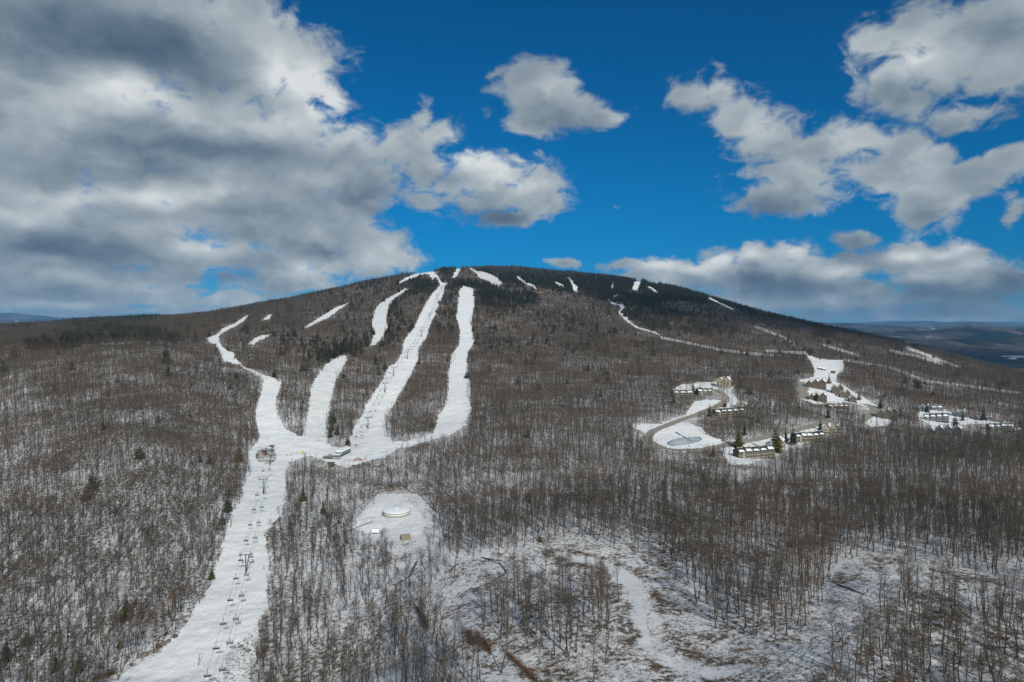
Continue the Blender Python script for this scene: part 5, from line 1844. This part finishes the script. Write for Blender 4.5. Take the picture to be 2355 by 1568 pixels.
def lodge(name, u, v, rz, units, uw, d, h, wall, roof, trim, label, group=None, step=0.0, snowy=1.0, pitch=3.2, gable_front=False, balcony=True, chim=True):
    """a row of gabled dwellings; the front looks along -y before turning"""
    sz = {'grey_house': 0.74, 'brown_lodge': 0.78, 'gabled_house': 0.85, 'terrace_row': 0.82}.get(name, 1.0)
    uw, d, h, pitch, step = uw * sz, d * sz, h * sz, pitch * sz, step * sz
    o = empty(name, at(u, v), R(rz))
    W = units * uw
    hs = random.Random(u * 7 + v)
    for i in range(units):
        x0 = -W / 2 + i * uw
        x1 = x0 + uw
        zo = i * step + hs.uniform(-.35, .35) * (units > 2)
        dy = hs.uniform(-.9, .9) * (units > 2)
        sj = hs.uniform(.8, 1.35)
        xm = (x0 + x1) / 2
        if not gable_front:
            MB().prism([(-d / 2, -3), (-d / 2, h + zo), (0, h + pitch + zo), (d / 2, h + zo), (d / 2, -3)], x0 + .01 * i, x1 - .01).build('wall', MATS[wall], o)
            rf, sn = MB(), MB()
            for s_ in (-1, 1):
                ye, ze = s_ * (d / 2 + .6), h + zo - pitch * .6 / (d / 2)
                p = [Vector((x0 - .12, 0, h + pitch + zo + .05)), Vector((x1 + .10, 0, h + pitch + zo + .05)), Vector((x1 + .10, ye, ze + .05)), Vector((x0 - .12, ye, ze + .05))]
                slab(rf, p, .22)
                t0, t1 = (min(.7, .42 * sj), .94) if s_ < 0 else (.04, .98)
                if snowy > 0:
                    q = [p[0].lerp(p[3], t0) + Vector((uw * .20 * sj, 0, .28)), p[1].lerp(p[2], t0) + Vector((-uw * .20 * sj, 0, .28)), p[1].lerp(p[2], t1) + Vector((-uw * .1, 0, .28)), p[0].lerp(p[3], t1) + Vector((uw * .12, 0, .28))]
                    slab(sn, q, .18)
            ro = rf.build('roof', MATS[roof], o)
            if snowy > 0:
                sn.build('roof_snow', MATS['snow_cap'], ro)
        else:
            MB().add([(x0 + .02, -d / 2, -3), (x1 - .02, -d / 2, -3), (x1 - .02, -d / 2, h + zo), (xm, -d / 2, h + pitch + zo), (x0 + .02, -d / 2, h + zo),
                      (x0 + .02, d / 2, -3), (x1 - .02, d / 2, -3), (x1 - .02, d / 2, h + zo), (xm, d / 2, h + pitch + zo), (x0 + .02, d / 2, h + zo)],
                     [(0, 1, 2, 3, 4), (9, 8, 7, 6, 5), (0, 5, 6, 1), (1, 6, 7, 2), (2, 7, 8, 3), (3, 8, 9, 4), (4, 9, 5, 0)]).build('wall', MATS[wall], o)
            rf, sn = MB(), MB()
            for xe in (x0 - .5, x1 + .5):
                ze = h + zo - pitch * .5 / (uw / 2)
                p = [Vector((xm, -d / 2 - .7, h + pitch + zo + .05)), Vector((xm, d / 2 + .5, h + pitch + zo + .05)), Vector((xe, d / 2 + .5, ze + .05)), Vector((xe, -d / 2 - .7, ze + .05))]
                slab(rf, p, .22)
                if snowy > 0:
                    q = [p[0].lerp(p[3], .15) + Vector((0, .7, .28)), p[1].lerp(p[2], .15) + Vector((0, -.6, .28)), p[1].lerp(p[2], .9) + Vector((0, -.6, .28)), p[0].lerp(p[3], .9) + Vector((0, .7, .28))]
                    slab(sn, q, .16)
            ro = rf.build('roof', MATS[roof], o)
            if snowy > 0:
                sn.build('roof_snow', MATS['snow_cap'], ro)
            fas = MB()
            for xe in (x0 - .5, x1 + .5):
                fas.bar((xm, -d / 2 - .75, h + pitch + zo + .1), (xe, -d / 2 - .75, h + zo - pitch * .5 / (uw / 2) + .1), .16, None, 5)
            fas.build('fascia', MATS[trim], o)
        for k, zz in enumerate(np.arange(1.3, h - .5, 2.7)):
            for j in (-.25, .25):
                window(o, -d / 2, xm + j * uw, zz + zo, uw * .26, 1.35, -1, trim)
            if balcony and not gable_front:
                b = MB().box((xm, -d / 2 - .75, zz + zo - 1.1), (uw * .82, 1.5, .16))
                b.box((xm, -d / 2 - 1.48, zz + zo - .12), (uw * .82, .08, .1))
                for q in range(7):
                    b.box((xm - uw * .40 + q * uw * .8 / 6, -d / 2 - 1.48, zz + zo - .6), (.08, .07, 1.0))
                b.build('balcony', MATS[trim], o)
        if gable_front:
            window(o, -d / 2, xm, h + pitch * .35 + zo, uw * .16, 1.0, -1, trim)
            MB().box((xm, -d / 2 - .05, .6), (1.0, .1, 2.0)).build('door', MATS['wood_grey'], o)
        if chim:
            MB().box((x1 - .55, d * .10, h + pitch + zo - .2), (1.0, 1.0, 2.6)).box((x1 - .55, d * .10, h + pitch + zo + 1.15), (1.25, 1.25, .22)).build('chimney', MATS[trim], o)
        if i < units - 1 and not gable_front:
            fw = MB()
            fw.bar((x1 + .1, -d / 2 - .6, h + zo - pitch * .12 + .4), (x1 + .1, 0, h + pitch + zo + .5), .20, None, 5)
            fw.build('party_wall', MATS[trim], o)
    if units > 2 and not gable_front:
        x = -W / 2 + uw * .62
        MB().box((x, -d / 2 - .9, h / 2 - 1.5), (2.1, 1.9, h + 2.8)).build('stair_tower', MATS['siding_cream'], o)
        for zz in np.arange(1.2, h, 2.3):
            window(o, -d / 2 - 1.9, x, zz, 1.0, .8, -1, trim)
    return tag(o, label, 'house', group)


def build_houses():
    g1, g2, g3 = 'terrace rows by the looping road', 'brown lodges below the high snowfield', 'blue-grey houses at the right edge'
    a = ('siding_olive', 'roof_dark', 'trim_cream')
    lodge('terrace_row', 1733, 1052, 12, 5, 8.6, 11, 7.6, *a, 'front olive terrace row with cream stair tower and snowy stepped roofs', g1, 0.35)
    lodge('terrace_row', 1857, 1014, 14, 5, 8.2, 11, 7.0, *a, 'second olive terrace row with snow-patched roofs, right of the two dark evergreens', g1, 0.3)
    lodge('terrace_row', 1674, 956, 12, 5, 9.0, 11, 6.8, *a, 'olive terrace row with dark roofs inside the upper road bend', g1, 0.3)
    lodge('terrace_row', 1568, 912, 7, 3, 11, 12, 6.6, *a, 'short olive terrace row with white roofs on the left of the upper terrace', g1, 0.1)
    lodge('terrace_row', 1618, 907, 10, 3, 8, 11, 5.6, *a, 'half-hidden terrace row with dark roof behind evergreens on the upper terrace', g1, 0.3)
    c = ('siding_cream', 'roof_brown', 'trim_cream')
    lodge('gabled_house', 1664, 890, -28, 2, 10.5, 15, 10.5, *c, 'tall cream twin-gabled house at the top of the looping road', g1, 1.8, 1, 6, True)
    lodge('gabled_house', 1706, 942, -30, 1, 14, 14, 7.5, *c, 'cream gabled house at the right end of the row inside the road bend', g1, 0, 1, 6, True)
    lodge('gabled_house', 1789, 1026, -30, 1, 13, 13, 6.5, *c, 'cream gabled house behind the largest evergreen of the front row', g1, 0, 1, 5.5, True)
    lodge('gabled_house', 1912, 996, -25, 2, 9.5, 13, 7, *c, 'grey-cream twin-gabled house at the right end of the second terrace row', g1, 1.2, 1, 4.6, True)
    b = ('siding_brown', 'roof_brown', 'trim_cream')
    lodge('brown_lodge', 1876, 892, -32, 3, 11, 15, 9, *b, 'large brown triple-gabled lodge at the foot of the high snowfield', g2, 1.6, 0.6, 6, True)
    lodge('brown_lodge', 1880, 921, -32, 3, 9, 14, 7, *b, 'brown lodge with striped snowy roof beside the short straight road', g2, 1.3, 1, 5, True)
    lodge('brown_lodge', 1925, 905, -20, 2, 9.5, 13, 10.5, *b, 'tall brown twin-gabled lodge on the snow in the middle of the lodges', g2, 1.2, 0.5, 5.5, True)
    lodge('brown_lodge', 1942, 914, -20, 2, 8.5, 12, 8, *b, 'brown lodge touching the tall one on its downhill side', g2, 1, 0.5, 5, True)
    lodge('brown_lodge', 1959, 924, -15, 1, 12, 12, 6.5, *b, 'small brown lodge with one gable at the lower end of the lodge group', g2, 0, 0.4, 5.5, True)
    lodge('brown_lodge', 2040, 962, -28, 3, 9.5, 14, 9, *a, 'olive triple-gabled lodge right of the grey road bend', g2, 1.6, 0.5, 6, True)
    lodge('brown_lodge', 1925, 938, 4, 4, 9, 9, 3.6, *b, 'low brown row with snow-white roof in the wood under the lodges', g2, 0, 1, 2.8, False, False, False)
    e = ('siding_blue', 'roof_blue', 'trim_pale')
    lodge('grey_house', 2122, 945, -18, 2, 9, 12, 7, *e, 'pale blue-grey twin-gabled house at the left end of the right-hand houses', g3, .6, 1, 4.6, True)
    lodge('grey_house', 2150, 942, 4, 2, 12, 11, 5, *e, 'low pale blue-grey house with wide snowy roof at the back of the bare lot', g3, 0, 1, 3.2, False)
    lodge('grey_house', 2152, 968, -30, 4, 9, 12, 7, *e, 'long stepped blue-grey house row in front of the bare lot', g3, .9, 1, 4.6, False)
    lodge('grey_house', 2204, 957, -28, 2, 9.5, 12, 7, *e, 'blue-grey twin-gabled house at the back right of the long stepped one', g3, .8, 1, 4.6, True)
    lodge('grey_house', 2180, 1000, -34, 3, 11, 15, 8.5, 'siding_blue', 'roof_blue', 'trim_pale', 'largest dark blue-grey house with striped snow on its roofs, below the thin road', g3, 1.2, .6, 5.2, True)
    lodge('grey_house', 2300, 990, -24, 4, 8.5, 13, 6.5, *e, 'wide stepped blue-grey house row near the right picture edge', g3, .8, 1, 4, False)
    lodge('grey_house', 2272, 966, -20, 1, 11, 11, 4.5, *e, 'small half-hidden blue-grey house behind the tall black evergreen', g3, 0, 1, 3.5, True)
    lodge('grey_house', 2332, 993, 18, 2, 9, 12, 4.5, 'siding_blue', 'roof_blue', 'trim_pale', 'low blue-roofed house at the far right of the houses', g3, 0, .6, 4, False, False)
    # small sheds on the high snowfield
    for u, v, lb in ((1884, 849, 'left snow-roofed shed on the high snowfield'), (1893, 851, 'right snow-roofed shed on the high snowfield beside the left one'), (1915, 858, 'lone dark shed in the middle of the high snowfield')):
        hut(at(u, v), R(5), 5.5, 4, 2.4, MATS['siding_brown'], MATS['snow_cap' if u < 1910 else 'roof_dark'], lb, 1.2)


build_houses()


# ------------------------------------------------------------------ people by the lift station
def person_mesh(name, pose, jacket, trousers):
    """one continuous body grown from a skeleton"""
    if pose == 'stand':
        J = [(0, 0, .95), (0, 0, 1.2), (0, .01, 1.45), (0, .02, 1.56), (0, .03, 1.70), (.10, 0, .92), (.11, -.03, .5), (.11, .02, .08), (.11, -.14, .04), (-.10, 0, .92), (-.12, .03, .5), (-.12, .08, .08), (-.12, -.08, .04),
             (.20, 0, 1.42), (.27, .02, 1.14), (.26, -.14, .93), (-.20, 0, 1.42), (-.28, .04, 1.15), (-.25, -.12, .94)]
    else:
        J = [(0, 0, .84), (0, -.10, 1.07), (0, -.20, 1.29), (0, -.25, 1.39), (0, -.29, 1.53), (.12, 0, .81), (.15, -.22, .46), (.14, .02, .08), (.14, -.14, .04), (-.12, 0, .81), (-.15, -.22, .46), (-.14, .02, .08), (-.14, -.14, .04),
             (.21, -.19, 1.26), (.33, -.20, 1.0), (.30, -.46, .95), (-.21, -.19, 1.26), (-.33, -.20, 1.0), (-.30, -.46, .95)]
    E = [(0, 1), (1, 2), (2, 3), (3, 4), (0, 5), (5, 6), (6, 7), (7, 8), (0, 9), (9, 10), (10, 11), (11, 12), (2, 13), (13, 14), (14, 15), (2, 16), (16, 17), (17, 18)]
    rad = [.16, .15, .17, .07, .115, .11, .08, .06, .05, .11, .08, .06, .05, .085, .062, .05, .085, .062, .05]
    me = bpy.data.meshes.new('skeleton')
    me.from_pydata(J, E, [])
    ob = bpy.data.objects.new('skeleton', me)
    COL.objects.link(ob)
    ob.modifiers.new('skin', 'SKIN')
    for i, r_ in enumerate(rad):
        me.skin_vertices[0].data[i].radius = (r_, r_ * .85)
    me.skin_vertices[0].data[0].use_root = True
    ob.modifiers.new('sub', 'SUBSURF').levels = 1
    dg = bpy.context.evaluated_depsgraph_get()
    out = bpy.data.meshes.new_from_object(ob.evaluated_get(dg))
    out.name = name
    bpy.data.objects.remove(ob)
    out.materials.clear()
    head_z = J[3][2]
    for mm in (jacket, trousers, 'skin', 'plastic_black'):
        out.materials.append(MATS[mm])
    for p in out.polygons:
        c = p.center
        hand = min((c - Vector(J[15])).length, (c - Vector(J[18])).length) < .07
        p.material_index = 2 if (c.z > head_z + .03 and c.y < J[4][1] + .02 and c.z < J[4][2] + .05) else 3 if (c.z > head_z + .05 or c.z < .14 or hand) else 0 if (c.z > J[0][2] - .04 or abs(c.x) > .22) else 1
        p.use_smooth = True
    return out


def build_people():
    plain('skin', (0.5, 0.32, 0.24), 0.6)
    for nm, c in (('cloth_navy', (.02, .03, .07)), ('cloth_red', (.28, .03, .03)), ('cloth_black', (.02, .02, .022)), ('cloth_teal', (.03, .14, .15)), ('cloth_olive', (.08, .08, .04)), ('cloth_grey', (.12, .12, .13))):
        plain(nm, c, .8, .1)
    rows = [(793, 1062, 'stand', 'cloth_navy', 'cloth_black', 'person in navy jacket standing below the lift station deck', 0), (803, 1063, 'stand', 'cloth_olive', 'cloth_black', 'person in olive jacket left of the red safety fence', 0),
            (819, 1055, 'stand', 'cloth_red', 'cloth_black', 'person in red jacket behind the red safety fence', 0), (822, 1056, 'stand', 'cloth_black', 'cloth_grey', 'person in black jacket among the waiting group right of the station', 0), (826, 1054, 'stand', 'cloth_teal', 'cloth_black', 'person in teal jacket in the waiting group right of the station', 0),
            (828, 1057, 'stand', 'cloth_navy', 'cloth_grey', 'person in navy jacket at the right end of the waiting group', 0), (839, 1057, 'ski', 'cloth_black', 'cloth_black', 'skier in black gliding away right of the waiting group', 1),
            (660, 1048, 'ski', 'cloth_teal', 'cloth_black', 'skier in teal jacket on the junction above the wood edge', 1), (670, 1047, 'ski', 'cloth_grey', 'cloth_navy', 'skier in grey jacket on the junction near the yellow sign', 1)]
    for u, v, pose, j, t_, lb, sk in rows:
        p = at(u, v)
        o = link('person', person_mesh('person', pose, j, t_))
        o.location = p + Vector((0, 0, .06))
        rz = random.Random(u).uniform(0, 6.28)
        o.rotation_euler = (0, 0, rz)
        o.scale = (1.04,) * 3
        tag(o, lb, 'person')
        if sk:
            s_ = empty('skis', p + Vector((0, 0, .05)), rz)
            for x in (-.14, .14):
                MB().box((x, -.1, .02), (.09, 1.5, .03)).box((x, -.95, .06), (.08, .25, .03), M=Matrix.Rotation(R(-20), 3, 'X')).build('ski', MATS['plastic_black'], s_)
            tag(s_, 'pair of dark skis under the ' + lb.split(' gliding')[0].split(' on the')[0] + (' near the yellow sign' if u == 670 else ' on the snow'), 'skis')


build_people()


# ------------------------------------------------------------------ air
def build_haze():
    zmin, zmax = float(GZ.min()) + CAMZ - 1, float(GZ.max()) + CAMZ + 35
    x = float(np.abs(GX).max()) + 200
    y0, y1 = -300.0, float(GY.max()) + 200
    m, t, out = mat('haze')
    v = t.n('ShaderNodeVolumePrincipled')
    v.inputs['Color'].default_value = (0.28, 0.60, 1.0, 1)
    v.inputs['Density'].default_value = 3.2e-5
    v.inputs['Anisotropy'].default_value = 0.0
    t.nt.links.new(v.outputs[0], out.inputs['Volume'])
    m.cycles.homogeneous_volume = True
    o = MB().box((0, (y0 + y1) / 2, (zmin + zmax) / 2), (2 * x, y1 - y0, zmax - zmin)).build('haze', m)
    tag(o, 'thin blue haze that pales the far hills', 'haze', None, 'stuff')


build_haze()


def build_clouds():
    """cumulus out of the picture's frame, between the sun and the land they shade"""
    import bmesh
    m, t, out = mat('cloud_body')
    v = t.n('ShaderNodeVolumePrincipled')
    v.inputs['Color'].default_value = (0.97, 0.97, 0.97, 1)
    v.inputs['Density'].default_value = 0.006
    t.nt.links.new(v.outputs[0], out.inputs['Volume'])
    m.cycles.homogeneous_volume = True
    top = float(GZ.max()) + CAMZ + 35
    for i, (gx, gy, rx, ry, rz, alt, lb) in enumerate((
            (1150, 2250, 800, 420, 90, 1100, 'cloud outside the view, added to shade the right shoulder of the mountain'),
            (3400, 5200, 1300, 900, 150, 1500, 'cloud outside the view, added to shade the far right valley'))):
        k = (alt - gz(gx, gy)) / math.tan(R(SUN_EL))
        c = Vector((gx + k * math.sin(R(SUN_AZ)), gy + k * math.cos(R(SUN_AZ)), max(alt, top + rz * 1.6)))
        bm = bmesh.new()
        bmesh.ops.create_icosphere(bm, subdivisions=5, radius=1)
        P = np.array([q.co[:] for q in bm.verts])
        n = 1 + 1.1 * fbm(P[:, 0] * 1.6 + P[:, 2] * .7 + i * 9, P[:, 1] * 1.6 - P[:, 2] * .5, 200 + i, 5, .55)
        for q, s_ in zip(bm.verts, n):
            q.co = Vector((q.co.x * rx * s_, q.co.y * ry * s_, q.co.z * rz * s_))
        me = bpy.data.meshes.new('cloud')
        bm.to_mesh(me)
        bm.free()
        me.materials.append(m)
        o = link('cloud', me)
        o.location = c
        tag(o, lb, 'cloud', None, 'stuff')


build_clouds()
